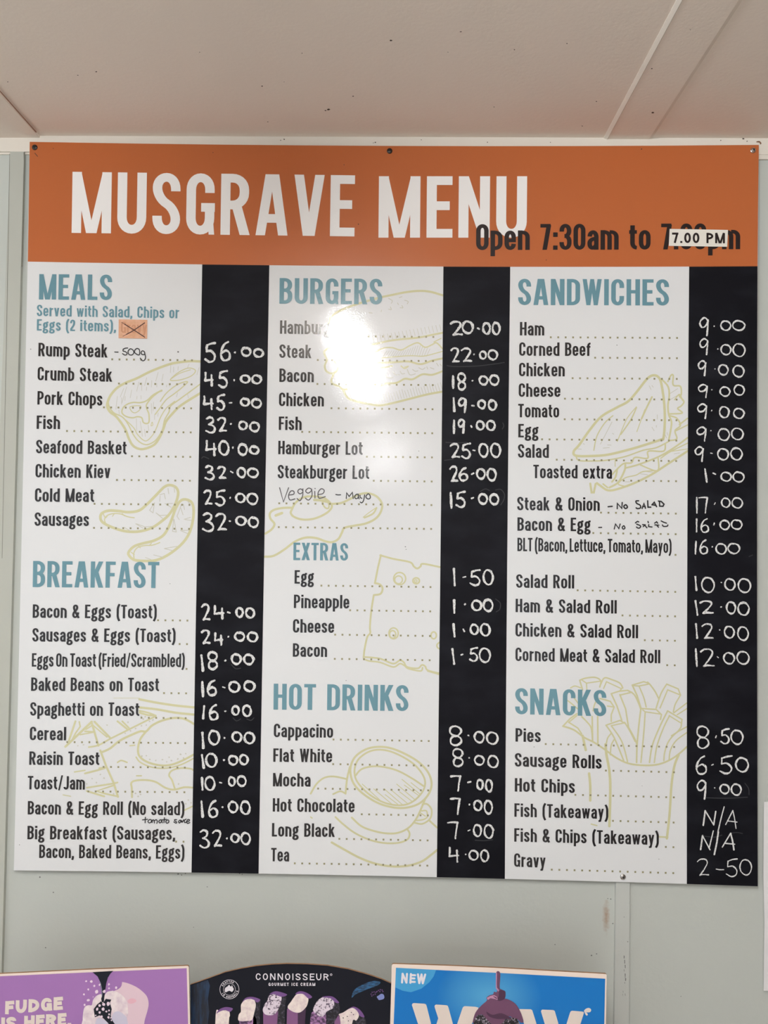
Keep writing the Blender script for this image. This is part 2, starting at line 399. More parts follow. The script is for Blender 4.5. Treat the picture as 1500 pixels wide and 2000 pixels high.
# ceiling cover strips and fly specks
def ceiling_strip(name, xa, xb, depth, m, cham=.0008):
    mb = MB(); f = [(xa, TF, CEIL - depth), (xb, TF, CEIL - depth), (xb, -6, CEIL - depth), (xa, -6, CEIL - depth)]
    b = [(xa - .0008, TF, CEIL), (xb + cham, TF, CEIL), (xb + cham, -6, CEIL), (xa - .0008, -6, CEIL)]
    mb.slab([Vector(p) for p in f], [Vector(p) for p in b]); return struct(mb.build(name, m))
cs = ceiling_strip('trim_4', .3545, .4230, .0022, M['ceiling'], .006)
mb = MB(); mb.slab([Vector((.3490, TF, CEIL - .0008)), Vector((.3545, TF, CEIL - .0032)), Vector((.3560, TF, CEIL - .0021)), Vector((.3490, TF, CEIL))],
                   [Vector((.3490, -6, CEIL - .0008)), Vector((.3545, -6, CEIL - .0032)), Vector((.3560, -6, CEIL - .0021)), Vector((.3490, -6, CEIL))])
mb.build('paint_bead', M['trim'], cs)
c5 = ceiling_strip('trim_5', -.675, -.5865, .0035, M['ceiling'])
mb = MB(); pen(mb, [(-6, 171), (0, 178), (35, 218), (70.5, 258)], 2.2, lambda a, b, o: at_z(a, b, CEIL - .0037), 0); mb.build('paint_crack', M['crack'], c5)
mb = MB(); cp = lambda a, b, o: at_z(a, b, CEIL - .0003)
for x, y, r in ((763, 79, 2.4), (900, 62, 1.6), (1005, 97, 1.2), (188, 140, 1.6), (152, 147, 1.0), (15, 160, 1.2), (512, 168, 1.4), (690, 188, 1.4), (642, 214, 2.2), (636, 216, 1.4),
                (1107, 85, 1.2), (1165, 198, 1.2), (965, 209, 1.0), (523, 238, 1.2), (590, 104, 1.0), (1137, 246, 1.2), (555, 160, .8), (390, 102, 1.0), (875, 102, .8)):
    blob(mb, x, y, r * 1.2, r * .7, cp, 0)
mb.build('fly_speck', M['dirt'], ceiling)
mb = MB(); cp2 = lambda a, b, o: at_z(a, b, CEIL - .0025)
for x, y, r in ((1275, 220, 2.2), (1273, 134, 1.2), (1348, 58, 1.0)): blob(mb, x, y, r * 1.2, r * .7, cp2, 0)
mb.build('fly_speck', M['dirt'], cs)
mb = MB(); tp = lambda a, b, o: at_y(a, b, TF - .0002 - o)
for x, y, r in ((555, 272, 1.4), (548, 274, 1.0), (733, 278, 1.6), (729, 279, 1.0), (823, 273, 1.0), (952, 278, 1.2), (1408, 274, 1.3), (1452, 271, 2.0), (1459, 276, 1.2), (1075, 278, 1.2), (1418, 266, 1.0)):
    blob(mb, x, y, r, r * .8, tp, 0)
mb.build('fly_speck', M['dirt'], trim)
mb = MB(); blob(mb, 1485.5, 280, 2, 3, tp, 0); blob(mb, 1481, 277, 4, 1.6, tp, 0); mb.build('rust_stain', M['rust'], trim)

# ------------------------------------------------------------------ ceiling lamps behind the photographer (the first two glare on the sign, the left one is added fill)
def ceiling_lamp(x, y0, y1, strength, label, turn=0.0):
    o = (x, (y0 + y1) / 2, CEIL)
    r = thing('ceiling_light', label, 'light', o); r.rotation_euler.z = turn
    mb = MB(); mb.box(x - .03, x + .03, y0, y1, CEIL - .03, CEIL); mb.build('batten_body', M['trim'], r, o)
    m = bpy.data.materials.new('lamp_tube'); m.use_nodes = True; nt = m.node_tree; nt.nodes.clear()
    e = nt.nodes.new('ShaderNodeEmission'); e.inputs[0].default_value = (.965, .985, 1, 1); e.inputs[1].default_value = strength
    q = nt.nodes.new('ShaderNodeOutputMaterial'); nt.links.new(e.outputs[0], q.inputs[0])
    mb = MB(); n = 12; P = []
    for yy in (y0 + .02, y1 - .02):
        P.append([Vector((x + .021 * math.cos(2 * math.pi * i / n), yy, CEIL - .075 + .021 * math.sin(2 * math.pi * i / n))) for i in range(n)])
    mb.slab(P[0], P[1]); mb.build('diffuser_tube', m, r, o)
ceiling_lamp(-.130, -1.9, -.93, LAMP_STRENGTH, 'fluorescent batten lamp on the ceiling nearest the menu wall', .04)
ceiling_lamp(-.112, -5.4, -4.2, LAMP_STRENGTH * .9, 'fluorescent batten lamp on the ceiling further from the menu wall')
ceiling_lamp(-1.95, -2.2, -.8, LAMP_STRENGTH * .15, 'added fill lamp on the ceiling at the left, out of view')  # added lamp: fills from the left, placed so its glare misses the board

# ------------------------------------------------------------------ the menu board
ORG = (0, 0, 1.9)
sign = thing('menu_board', 'big wall menu with orange header, three white columns and black chalk price strips', 'menu board', ORG)
def part(mb, name, m, parent=sign, label=None): return mb.build(name, m, parent, ORG, label)
def quad_edge(a, m, b, n=8):                   # gently bowed printed edge through three measured points
    c = (2 * m[0] - .5 * a[0] - .5 * b[0], 2 * m[1] - .5 * a[1] - .5 * b[1])
    return [tuple((1 - t) ** 2 * a[j] + 2 * t * (1 - t) * c[j] + t * t * b[j] for j in (0, 1)) for t in [i / n for i in range(n)]]
TL, TR, BR, BL = (58, 277), (1482, 283), (1480, 1731), (27, 1700)
top = quad_edge(TL, (765, 285), TR); right = quad_edge(TR, (1478.5, 1000), BR); bot = quad_edge(BR, (755, 1711), BL); left = quad_edge(BL, (43.3, 1000), TL)
outline = top + right + bot + left
mb = MB(); mb.slab([board(x, y, 0) for x, y in outline], [board(x, y, 0) + Vector((0, .0042, 0)) for x, y in outline])
part(mb, 'backing_panel', M['edge'])
def hb(x):                                     # lower edge of the orange header
    t = (x - 55) / 1424.0; return 511 + 9 * t + 4 * 4.6 * t * (1 - t)
hx = [55 + 1424 * i / 16 for i in range(17)]
# left/right board edges at the header line
hx[0] = 54.3; hx[-1] = 1479.6
mb = MB(); mb.poly(top + [(1482, 283), (1480.6, 400)] + [(x, hb(x)) for x in hx[::-1]] + [(56.3, 390)], board, .0001)
header = part(mb, 'header_panel', M['orange'], label='orange header band')
def vline(p0, pm, p1): return quad_edge(p0, pm, p1, 10) + [p1]
V = {'a': vline((395, hb(395)), (384.3, 1110), (374, 1703)), 'b': vline((526, hb(526)), (515.5, 1110), (505, 1705)),
     'c': vline((866, hb(866)), (860, 1110), (853, 1711)), 'd': vline((996.5, hb(996)), (990.5, 1110), (986, 1716)),
     'e': vline((1346, hb(1346)), (1342.3, 1110), (1341.5, 1726))}
def bb(x):
    P = [BL] + bot[::-1] + [BR]
    for p, q in zip(P, P[1:]):
        if p[0] <= x <= q[0] and q[0] > p[0]: return p[1] + (q[1] - p[1]) * (x - p[0]) / (q[0] - p[0])
    return P[-1][1] if x > 700 else P[0][1]
def region(Lp, Rp):
    Lp = list(Lp); Rp = list(Rp)
    Lp[-1] = (Lp[-1][0], bb(Lp[-1][0])); Rp[-1] = (Rp[-1][0], bb(Rp[-1][0]))
    tops = [(x, hb(x)) for x in hx if Lp[0][0] + 2 < x < Rp[0][0] - 2]
    bots = [p for p in bot if Lp[-1][0] + 2 < p[0] < Rp[-1][0] - 2]
    return [Lp[0]] + tops + Rp + bots + Lp[:0:-1]
LE = [(54.3, hb(54.3)), (48.9, 760), (43.3, 1000), (35.8, 1330), BL]
RE = [(1479.6, hb(1479)), (1478.7, 760), (1478.5, 1000), (1479, 1400), BR]
sections = []; strips = []
for nm, a, b in (('left', LE, V['a']), ('middle', V['b'], V['c']), ('right', V['d'], V['e'])):
    mb = MB(); mb.poly(region(a, b), board, .0001); sections.append(part(mb, 'section_panel', M['white'], label='white printed column'))
for a, b in ((V['a'], V['b']), (V['c'], V['d']), (V['e'], RE)):
    mb = MB(); mb.poly(region(a, b), board, .0004); strips.append(part(mb, 'price_strip', M['slate'], label='black chalkboard strip'))

# header lettering
mb = MB(); write(mb, 'MUSGRAVE', 138.9, 454.8, 692.2, 461.8, 119.3, board, .0003, wt=.155, ct=.92); part(mb, 'title_lettering', M['title'], header, 'large pale title lettering')
mb = MB(); write(mb, 'MENU', 738.2, 464.2, 1029.5, 464.2, 120, board, .0003, wt=.155, ct=.92); part(mb, 'title_lettering', M['title'], header, 'large pale title lettering')
mb = MB(); write(mb, 'Open 7:30am to 7:00pm', 930, 488.4, 1445.5, 486.6, 50.5, board, .0005, wt=.175, ct=.8, sb=.08); part(mb, 'opening_hours_lettering', M['hours'], header, 'black opening hours lettering')
mb = MB(); fr = [(1307.9, 447), (1421.9, 449), (1420.2, 482), (1306.2, 480.2)]
mb.slab([board(x, y, .0009) for x, y in fr], [board(x, y, .0006) for x, y in fr])
tape = part(mb, 'label_sticker', M['label_paper'], label='white paper label over the closing time')
mb = MB(); write(mb, '7.00 PM', 1312.6, 474.4, 1416.5, 475.2, 20.2, board, .0011, wpx=4.0, sb=.08, Rm=.6); part(mb, 'label_lettering', M['hours'], tape)

# section headings
for s, t, x0, y0, x1, y1, h in (
        (0, 'MEALS', 75.8, 584.8, 218.4, 586, 49.5), (0, 'BREAKFAST', 63.7, 1146.6, 310.3, 1148.6, 51),
        (1, 'BURGERS', 545.5, 593, 746.4, 594.6, 50), (1, 'EXTRAS', 572.8, 1093.8, 679.6, 1095, 34), (1, 'HOT DRINKS', 534, 1385.8, 797.5, 1388.8, 50.5),
        (2, 'SANDWICHES', 1011.9, 595.6, 1306.5, 596.6, 51), (2, 'SNACKS', 1006, 1394.8, 1184, 1399, 51)):
    mb = MB(); write(mb, t, x0, y0, x1, y1, h, board, .0006, wt=.168); part(mb, 'section_heading', M['teal'], sections[s], 'teal heading reading ' + t)
for t, x0, y0, x1, y1 in (('Served with Salad, Chips or', 71.7, 617.2, 349.8, 621.8), ('Eggs (2 items),', 71.7, 645.4, 226.5, 647.6)):
    mb = MB(); write(mb, t, x0, y0, x1, y1, 22, board, .0006, wt=.16); part(mb, 'serving_note', M['teal'], sections[0], 'teal note under the first heading')

# item names with their dotted leaders
def slope(x, y):
    t = x / 1500.0; k = min(1, max(0, (y - 280) / 1440.0)); return (.018 - .026 * t) * (1 - k) + (.002 + .034 * t) * k
def lead_end(s, y):
    k = (y - 640) / 1050.0
    return (376 - 18.5 * k, 846.5 - 12 * k, 1322.5 - 7.5 * k)[s]
ITEMS = [
 (0, 'Rump Steak', 74.7, 695.6, 209.8, 698.3), (0, 'Crumb Steak', 73.2, 742.6, 219, 745.6), (0, 'Pork Chops', 72.8, 790, 199.7, 792.2),
 (0, 'Fish', 71.3, 837.7, 117, 838.2), (0, 'Seafood Basket', 70.2, 885.2, 247, 887.6), (0, 'Chicken Kiev', 69, 932.3, 215, 933.8),
 (0, 'Cold Meat', 68, 979.8, 183.6, 980.6), (0, 'Sausages', 67.3, 1027, 173.5, 1027.5),
 (0, 'Bacon & Eggs (Toast)', 63.7, 1206.6, 306, 1208), (0, 'Sausages & Eggs (Toast)', 63, 1253, 342.7, 1254.4),
 (0, 'Eggs On Toast (Fried/Scrambled)', 62, 1302, 360.7, 1303), (0, 'Baked Beans on Toast', 60.5, 1349.4, 310.3, 1350.2),
 (0, 'Spaghetti on Toast', 58.7, 1397.7, 271.8, 1398.4), (0, 'Cereal', 58, 1445.6, 128.9, 1446), (0, 'Raisin Toast', 56.9, 1493.8, 193.7, 1494.4),
 (0, 'Toast/Jam', 54, 1541.7, 165.6, 1542.3), (0, 'Bacon & Egg Roll (No salad)', 54, 1590.7, 360, 1592.4),
 (0, 'Big Breakfast (Sausages,', 53.3, 1639.2, 342, 1640.4), (0, 'Bacon, Baked Beans, Eggs)', 76.3, 1675.7, 360, 1677.4),
 (1, 'Hamburger', 546.7, 651.9, 668, 653.2), (1, 'Steak', 545.5, 698.8, 608.2, 699.6), (1, 'Bacon', 545.5, 745.9, 612.7, 746.5), (1, 'Chicken', 544.8, 793, 632.5, 793.8),
 (1, 'Fish', 544.4, 839.7, 589, 840.1), (1, 'Hamburger Lot', 543.3, 887.1, 708, 888.5), (1, 'Steakburger Lot', 542.3, 934.2, 721, 935.6),
 (1, 'Egg', 575.2, 1139.8, 612.7, 1140.2), (1, 'Pineapple', 573.8, 1187.6, 682, 1188.5), (1, 'Cheese', 572, 1235.4, 652.5, 1236.1), (1, 'Bacon', 571.8, 1282.6, 638.7, 1283.2),
 (1, 'Cappacino', 534.7, 1439.7, 650.3, 1440.9), (1, 'Flat White', 533.6, 1487.9, 648.5, 1489), (1, 'Mocha', 533, 1535.8, 606.4, 1536.5),
 (1, 'Hot Chocolate', 532.6, 1585.1, 692.4, 1586.7), (1, 'Long Black', 531, 1633.7, 654, 1634.8), (1, 'Tea', 529.3, 1682.3, 564.6, 1682.6),
 (2, 'Ham', 1015.4, 655, 1063, 655.2), (2, 'Corned Beef', 1014, 694.8, 1153.3, 695.2), (2, 'Chicken', 1013.6, 734.7, 1103, 735.1), (2, 'Cheese', 1013, 774.9, 1094.4, 775.2),
 (2, 'Tomato', 1011.9, 815, 1092, 815.4), (2, 'Egg', 1012.2, 854.2, 1051.4, 854.5), (2, 'Salad', 1011.5, 893.7, 1071.9, 894.3), (2, 'Toasted extra', 1041.4, 933.9, 1195.3, 935),
 (2, 'Steak & Onion', 1010, 996.6, 1171.3, 997.8), (2, 'Bacon & Egg', 1010.5, 1036.6, 1153.3, 1037.6), (2, 'BLT (Bacon, Lettuce, Tomato, Mayo)', 1010.5, 1076.4, 1311.7, 1080.2),
 (2, 'Salad Roll', 1008, 1147.8, 1121.4, 1149.4), (2, 'Ham & Salad Roll', 1007, 1195.6, 1204.6, 1198.4), (2, 'Chicken & Salad Roll', 1006.7, 1243, 1246.2, 1246.7),
 (2, 'Corned Meat & Salad Roll', 1006.7, 1291, 1289.5, 1295.5),
 (2, 'Pies', 1006.8, 1448.4, 1056, 1449.6), (2, 'Sausage Rolls', 1005.4, 1497, 1175, 1501.4), (2, 'Hot Chips', 1005.4, 1545.9, 1122.7, 1549),
 (2, 'Fish (Takeaway)', 1004.6, 1595.2, 1188.2, 1599.6), (2, 'Fish & Chips (Takeaway)', 1004.3, 1643.8, 1286.9, 1650.4), (2, 'Gravy', 1004, 1692.7, 1065.5, 1694.8),
]
def dots(s, x1, y1, skip=4):
    mb = MB(); xe = lead_end(s, y1); ye = y1 + slope((x1 + xe) / 2, y1) * (xe - x1) + 3.4; x = xe
    while x > x1 + skip:
        y = ye - slope((x + xe) / 2, y1) * (xe - x); r = 1.75
        mb.poly([(x - r, y - r), (x + r, y - r), (x + r, y + r), (x - r, y + r)], board, .00055); x -= (14.15, 14.05, 14.5)[s] + .33 * (y1 - 640) / 1050
    if mb.v: part(mb, 'dotted_leader', M['khaki_dark'], sections[s])
for s, t, x0, y0, x1, y1 in ITEMS:
    mb = MB(); tight = t.startswith(('BLT', 'Eggs On')); write(mb, t, x0, y0, x1, y1, 26.2, board, .0006, wt=.168, sp=.08 if tight else None, sb=.075 if tight else .085)
    part(mb, 'menu_item_lettering', M['ink'], sections[s], 'black item name reading ' + t.rstrip(','))
    if t != 'Bacon, Baked Beans, Eggs)': dots(s, x1, y1, 1)
dots(1, 535, 979.5, 0); dots(1, 535, 1026, 0)

# food drawings printed in khaki behind the names
def draw(name, s, ox, oy, k, lines, label):
    mb = MB(); mh = MB()
    for ln in lines:
        w, code = ln.split(':'); cl = 'c' in w; straight = 'p' in w; fine = 'h' in w; dot = 'd' in w
        w = float(w.strip('cphd'))
        nums = [tuple(map(float, p.split(','))) for p in code.split()]
        if fine:
            for a in nums: pen(mh, [(ox + a[i] / k, oy + a[i + 1] / k) for i in range(0, len(a), 2)], w / k, board, .00018)
        elif dot:
            for a in nums: blob(mh, ox + a[0] / k, oy + a[1] / k, w / k, w / k, board, .00018)
        else:
            P = [(ox + a / k, oy + b / k) for a, b in nums]
            pen(mb, P, w / k, board, .0002, cl, not straight)
    o = part(mb, 'food_drawing', M['khaki'], sections[s], label)
    if mh.v: part(mh, 'drawing_hatching', M['hatch'], sections[s])
draw('steak', 0, 190, 690, 7.143, [
 '34:1450,115 1300,110 1150,125 1000,155 750,250 550,350 400,410 280,480 190,580 145,680 140,750 180,820 260,880 340,980 400,1080 440,1190 500,1290 590,1335 690,1325 800,1270 870,1170 920,1060 960,950 1050,840 1150,740 1300,640 1450,550',
 '18:150,650 165,740 230,830 350,890 430,990 500,1130 580,1230 680,1275 780,1240 850,1170 910,1060 940,930 1000,820 1020,740 1150,640 1300,530 1450,420',
 '14:350,890 500,1030 560,1130 640,1210 700,1215 780,1130 830,1030 880,900 960,770 1080,670',
 '20:900,515 780,580 690,660 600,688 500,686 420,710 360,760 345,830 400,880 490,900 560,885 620,900 640,960 680,980 720,960 720,850 690,770 690,710 760,620 850,545 900,525',
 '13c:460,745 600,735 590,790 530,830 480,810', '14c:1020,370 1100,290 1200,230 1290,205 1370,240 1320,310 1200,360 1090,380', '12:1040,350 1150,280 1300,230',
 '16:810,850 870,770 960,650 1080,560 1180,480 1260,400 1180,410 1080,460 960,560 880,670', '10c:765,960 750,1010 775,1000',
 '7h:1025,170,1020,270 1065,190,1065,265 1130,185,1125,235 850,265,815,390 920,290,900,390 690,340,660,450 580,400,550,530 620,410,620,520 760,380,755,470 370,490,320,610 410,470,345,690 480,510,460,620 280,600,260,780 340,620,340,710 390,600,385,660 300,790,310,870 610,590,610,635 555,600,550,640 690,470,685,520 1280,150,1260,200 1420,200,1390,300 600,950,630,1160 545,910,550,1080 660,1060,670,1160 710,1000,720,1080 755,700,760,840 785,680,780,800 850,830,845,880 1120,550,1105,610 1260,570,1270,620 800,850,800,925 830,420,830,470 970,440,965,470 1010,430,1005,465'],
 'khaki line drawing of a steak')
draw('sausages', 0, 180, 935, 6.818, [
 '36c:110,520 130,460 220,425 350,430 480,445 620,425 720,350 850,220 960,110 1040,85 1120,120 1145,200 1110,330 1030,470 920,570 780,660 600,705 420,695 250,640 140,580',
 '36c:490,1020 490,970 560,900 680,860 820,825 940,760 1010,660 1060,540 1110,400 1170,300 1240,275 1320,310 1350,400 1345,530 1310,680 1250,800 1150,910 1000,1020 850,1085 700,1095 560,1080',
 '15:180,600 165,540 200,490 280,465 380,470 470,505 560,520', '15:560,1070 555,990 600,920 700,890 800,885 900,850', '13:150,470 175,520 200,500', '13:520,980 560,1010', '12:270,500 300,460', '12:430,495 400,465', '12:640,920 620,900', '12:760,890 790,860',
 '10h:900,215,960,195 960,195,975,270 1010,130,1020,200 905,230,900,300 830,320,765,420 830,320,810,455 765,420,810,455 850,455,940,530 850,455,900,490 900,490,990,485 970,330,1050,380 1000,330,1070,330 580,600,680,660 590,600,700,640 700,640,800,635 430,650,500,690 1090,100,1100,180 1190,340,1130,500 1180,390,1210,480 1215,340,1230,410 1130,500,1160,545 1085,540,1070,700 1090,540,1120,710 1070,700,1120,710 1225,540,1310,515 1240,545,1330,555 1175,690,1290,685 1175,690,1270,730 960,930,1130,900 960,930,1060,955 820,1015,940,1045 710,1050,780,1075 1275,300,1300,340'],
 'khaki line drawing of two sausages')
draw('toast', 0, 110, 1350, 5.357, [
 '24:870,85 1050,120 1250,150 1448,170', '24:870,170 1050,190 1250,225 1446,245', '18:870,205 960,225 1040,255', '18:1040,262 960,300 820,370 700,430 560,500 440,565 340,585', '20:870,225 960,250 1040,255',
 '23:470,640 560,600 660,520 780,460 880,420 940,420 1000,360 1100,310 1230,280 1340,290 1444,345', '22:940,420 880,500 855,600 870,680 950,740 1080,775 1200,770 1320,725 1434,665',
 '15:835,690 880,745 1000,795 1150,805 1300,770 1432,705', '20p:200,315 130,520', '24p:95,580 370,320', '16p:240,320 250,370 200,440 160,520', '22p:370,330 400,430 440,570', '22p:400,320 560,485', '14p:375,350 530,480', '18p:300,420 385,425', '14p:310,400 370,360', '14p:250,455 385,430',
 '20p:640,315 740,395', '18p:690,315 760,385', '22p:460,620 520,780 600,960 645,1105', '18p:640,1100 500,1070 420,1045 600,985', '18p:320,1010 600,965 640,955', '20p:320,1045 500,1100', '18:450,805 510,800',
 '20p:300,860 420,830 505,805', '14p:190,845 300,828', '20:792,1108 790,1020 785,960 830,935 940,930 1040,950 1140,1010 1230,1030 1340,1005 1428,1010', '18:1240,1020 1210,930 1180,880 1210,830 1300,805 1400,810 1432,825',
 '16:640,745 680,725 740,745', '14p:770,570 820,565', '14p:840,885 890,885', '16p:1340,1245 1424,1205', '10p:70,1085 150,1100', '5p:600,72 870,72',
 '9d:895,680 940,675 980,715 1040,725 1110,715 1180,690 1155,740 1205,725 1270,710 1330,700 1300,660 1355,655 775,415 720,440 830,390 890,360 940,355 975,315 1010,300 530,355 750,325 460,870 375,915 500,910 420,955 320,970 830,1070 855,1100 880,1080 1280,970 1380,1140 1410,1165 1355,1180 225,570 285,560 350,530 890,265 930,265 910,290 600,1075'],
 'khaki line drawing of eggs on toast')
hatch1 = ' '.join('%d,%d,%d,%d' % (x, 700 - .17 * (x - 720) - 92 - (x % 3) * 18, x + 18, 700 - .17 * (x - 720) - 20) for x in range(300, 1450, 42))
hatch2 = ' '.join('%d,%d,%d,%d' % (x, (1350 - .0 * x if x < 760 else 1380 - .19 * (x - 760)) - 95 - (x % 5) * 6, x + 26, (1370 if x < 760 else 1385 - .19 * (x - 760)) - 25) for x in range(420, 1450, 31))
hatch3 = ' '.join('%d,%d,%d,%d' % (x, 842, x + 40, 842 - (60 + 60 * math.exp(-((x - 1170) / 120.0) ** 2))) for x in range(800, 1290, 27))
draw('burger', 1, 610, 550, 5.769, [
 '24:1480,158 1330,115 1200,105 1050,120 900,150 780,175 650,210 500,255 350,310 240,370 195,430 178,520 172,650 185,740', '22:1475,575 1350,600 1200,630 1000,650 850,670 720,700 500,730 300,745 180,745',
 '22:180,750 135,790 150,850 165,880 140,950 160,1010 220,1035 270,1010 290,950 250,900', '22:240,1040 215,1110 230,1150 300,1180 350,1215 420,1205', '24:345,1215 400,1310 500,1350 640,1380 760,1395 900,1370 1100,1320 1300,1270 1466,1240',
 '16:700,800 800,750 900,745 1000,770 1100,720 1190,690 1270,740 1350,710 1400,690 1470,760', '12:780,860 900,850 1100,835 1250,840 1380,810 1470,785', '22:700,920 900,910 1080,900 1220,930 1350,890 1470,865', '16:700,975 800,970 900,950',
 '22:750,1180 830,1150 950,1140 1040,1095 1130,1100 1240,1045 1350,1050 1466,1010', '12:1370,680 1450,640', '13:1000,950 1040,980 1080,955 1040,965',
 '9h:860,190,900,215,890,245 980,180,1010,170 1040,210,1080,225,1070,250 860,310,890,315,880,285 990,295,1020,295,1010,270 640,350,675,355 780,320,775,340 960,240,970,260 830,1020,840,1080,910,1080 910,1020,940,1050,980,1050 990,1010,1010,1040,1040,1035 1070,990,1100,1050,1160,1040 1130,990,1160,1010,1190,1005 1200,970,1240,990,1270,970 1290,960,1300,985 1330,970,1370,985 1400,920,1420,950 1440,930,1455,950',
 '6h:' + hatch1, '6h:' + hatch2, '6h:' + hatch3], 'khaki line drawing of a burger')
draw('egg', 1, 510, 940, 5.769, [
 '25:350,298 250,300 150,320 100,360 105,420 150,480 120,540 48,590', '24c:345,320 390,240 480,180 600,170 720,195 795,270 770,330 690,385 580,425 460,430 370,400 335,360',
 '25:800,255 900,245 1000,200 1100,150 1200,135 1300,170 1360,250 1350,340 1290,420 1180,475 1050,500 940,525 910,580 870,650 800,685 720,675 620,640 500,635 380,680 260,770 140,840 42,850',
 '18c:690,240 720,295 755,305 765,270 740,225', '30:600,210 680,215 740,230', '30:165,385 235,358', '20:1300,300 1260,365 1165,410', '10:1150,405 1220,350 1300,295'], 'khaki line drawing of a fried egg')
def ring(cx, cy, rx, ry): return ' '.join('%.0f,%.0f' % (cx + rx * math.cos(a * .524), cy + ry * math.sin(a * .524)) for a in range(12))
draw('cheese', 1, 690, 1070, 7.692, [
 '28p:415,110 370,300 325,530', '28:405,112 600,165 850,215 910,280 960,310 1010,280 1050,240 1305,290', '30:325,530 400,550 440,610 410,690 310,710', '28:308,710 270,950 250,1190 255,1280 210,1340 170,1520 155,1650',
 '26:155,1640 300,1650 420,1670 600,1740 700,1690 760,1720 810,1790 970,1810 1030,1760 1080,1780 1120,1840 1292,1885', '24:160,1670 240,1700 400,1720 600,1790 700,1740 770,1770 830,1815 1010,1850 1040,1800', '26:1120,1850 1292,1900',
 '22c:' + ring(697, 462, 90, 92), '20c:' + ring(680, 480, 58, 58), '26c:' + ring(945, 495, 48, 44), '16c:' + ring(940, 498, 18, 18), '22c:' + ring(605, 1285, 70, 82), '22c:' + ring(592, 1300, 46, 56), '24c:' + ring(1208, 1315, 40, 52), '24:1295,1420 1260,1450 1262,1490 1295,1520'],
 'khaki line drawing of a holed cheese block')
draw('coffee', 1, 590, 1440, 5.357, [
 '22c:510,400 510,300 560,200 670,125 800,100 930,115 1080,175 1220,260 1320,370 1355,490 1320,600 1230,690 1100,735 960,735 800,690 650,600 550,500', '19c:560,430 550,330 590,230 690,155 800,130 930,150 1080,220 1200,310 1280,430 1275,540 1200,640 1100,700 980,710 850,680 720,610 620,520',
 '19:560,400 620,335 730,305 850,310 1000,350 1150,430 1270,510', '20:500,310 470,440 455,590', '18:455,590 400,565 325,595', '19:90,590 150,490 230,425 330,410 460,435', '18:1260,700 1310,700 1355,760 1340,850 1260,905 1180,895', '15:1250,770 1300,770 1310,830 1270,860 1200,870', '12:1235,790 1290,825',
 '20:1290,640 1240,760 1190,860 1110,950 1000,1000 880,1005 750,980 620,930 520,840', '19:1100,960 1125,1010 1100,1070 1000,1105 850,1105 700,1070 550,1000 430,910 350,835', '23:310,1100 450,1180 600,1260 760,1320 930,1350 1100,1345 1250,1300 1350,1230 1412,1180', '20:1330,870 1412,945', '14p:90,835 105,845',
 '9:630,490 840,680', '9:750,540 940,700', '9:870,600 1000,700', '9:860,540 1050,705', '9:930,550 1100,690', '9:1020,570 1150,670', '9:990,490 1190,660', '9:1070,500 1220,610', '9:1045,440 1240,600', '9:1140,475 1260,570'], 'khaki line drawing of a coffee cup on a saucer')
draw('sandwich', 2, 1100, 720, 5.769, [
 '28c:1130,780 1145,600 1140,420 1120,250 1090,120 1030,75 950,110 830,260 730,370 600,440 430,540 300,690 180,860 120,930 140,980 300,985 500,970 750,910 950,850 1100,800', '20:1110,120 1180,200 1195,300 1180,420 1190,520 1220,600 1210,700 1190,800',
 '16:145,985 180,1035 350,1040 500,1030 700,990 900,920 1050,890 1190,820', '18:1180,145 1215,75 1240,80 1240,185 1320,200 1330,290 1310,310 1360,370 1330,420 1290,450 1340,500 1200,510', '14:1255,350 1310,290 1345,360', '18:1200,530 1280,560 1320,640 1260,700 1280,790 1200,810', '18:1310,630 1400,560', '15:1270,700 1400,635',
 '18:1150,850 1130,930 960,930 950,1010 810,1000 770,1060 680,1070 600,1140 555,1190', '20:1400,780 1250,890 1080,990 850,1080 700,1120', '25:1400,930 1200,1060 1000,1190 800,1290 600,1360 500,1370 420,1320 380,1290', '22:700,1080 690,1150 620,1280 520,1340', '20:610,1130 590,1220 550,1275',
 '24p:305,1295 320,1395 345,1395 365,1298', '16:1070,1010 1060,1150 870,1085', '13:1050,1150 900,1160 820,1200 700,1230 620,1300 720,1330', '14:1400,840 1200,940 1100,1010', '10:1400,905 1200,935', '18:450,1300 500,1340', '10:585,1030 585,1100',
 '13:345,920 380,760 470,610 560,530', '10:825,430 720,560 650,720 610,820', '15:825,440 760,580 650,740', '20:1000,320 940,440 885,560', '10:920,460 830,710',
 '7h:550,600,420,850 970,195,990,235 1000,190,1015,210 1060,520,1060,570 1000,660,1025,700 1050,640,1050,660 450,895,520,890 500,860,540,862 225,845,240,852 165,905,205,908 555,730,570,738 1205,280,1290,225 1205,350,1290,300 870,1185,950,1195 940,1160,1010,1170 700,1275,750,1275 1250,960,1310,950 1170,720,1180,750 1150,750,1165,780'],
 'khaki line drawing of a toasted sandwich wedge')
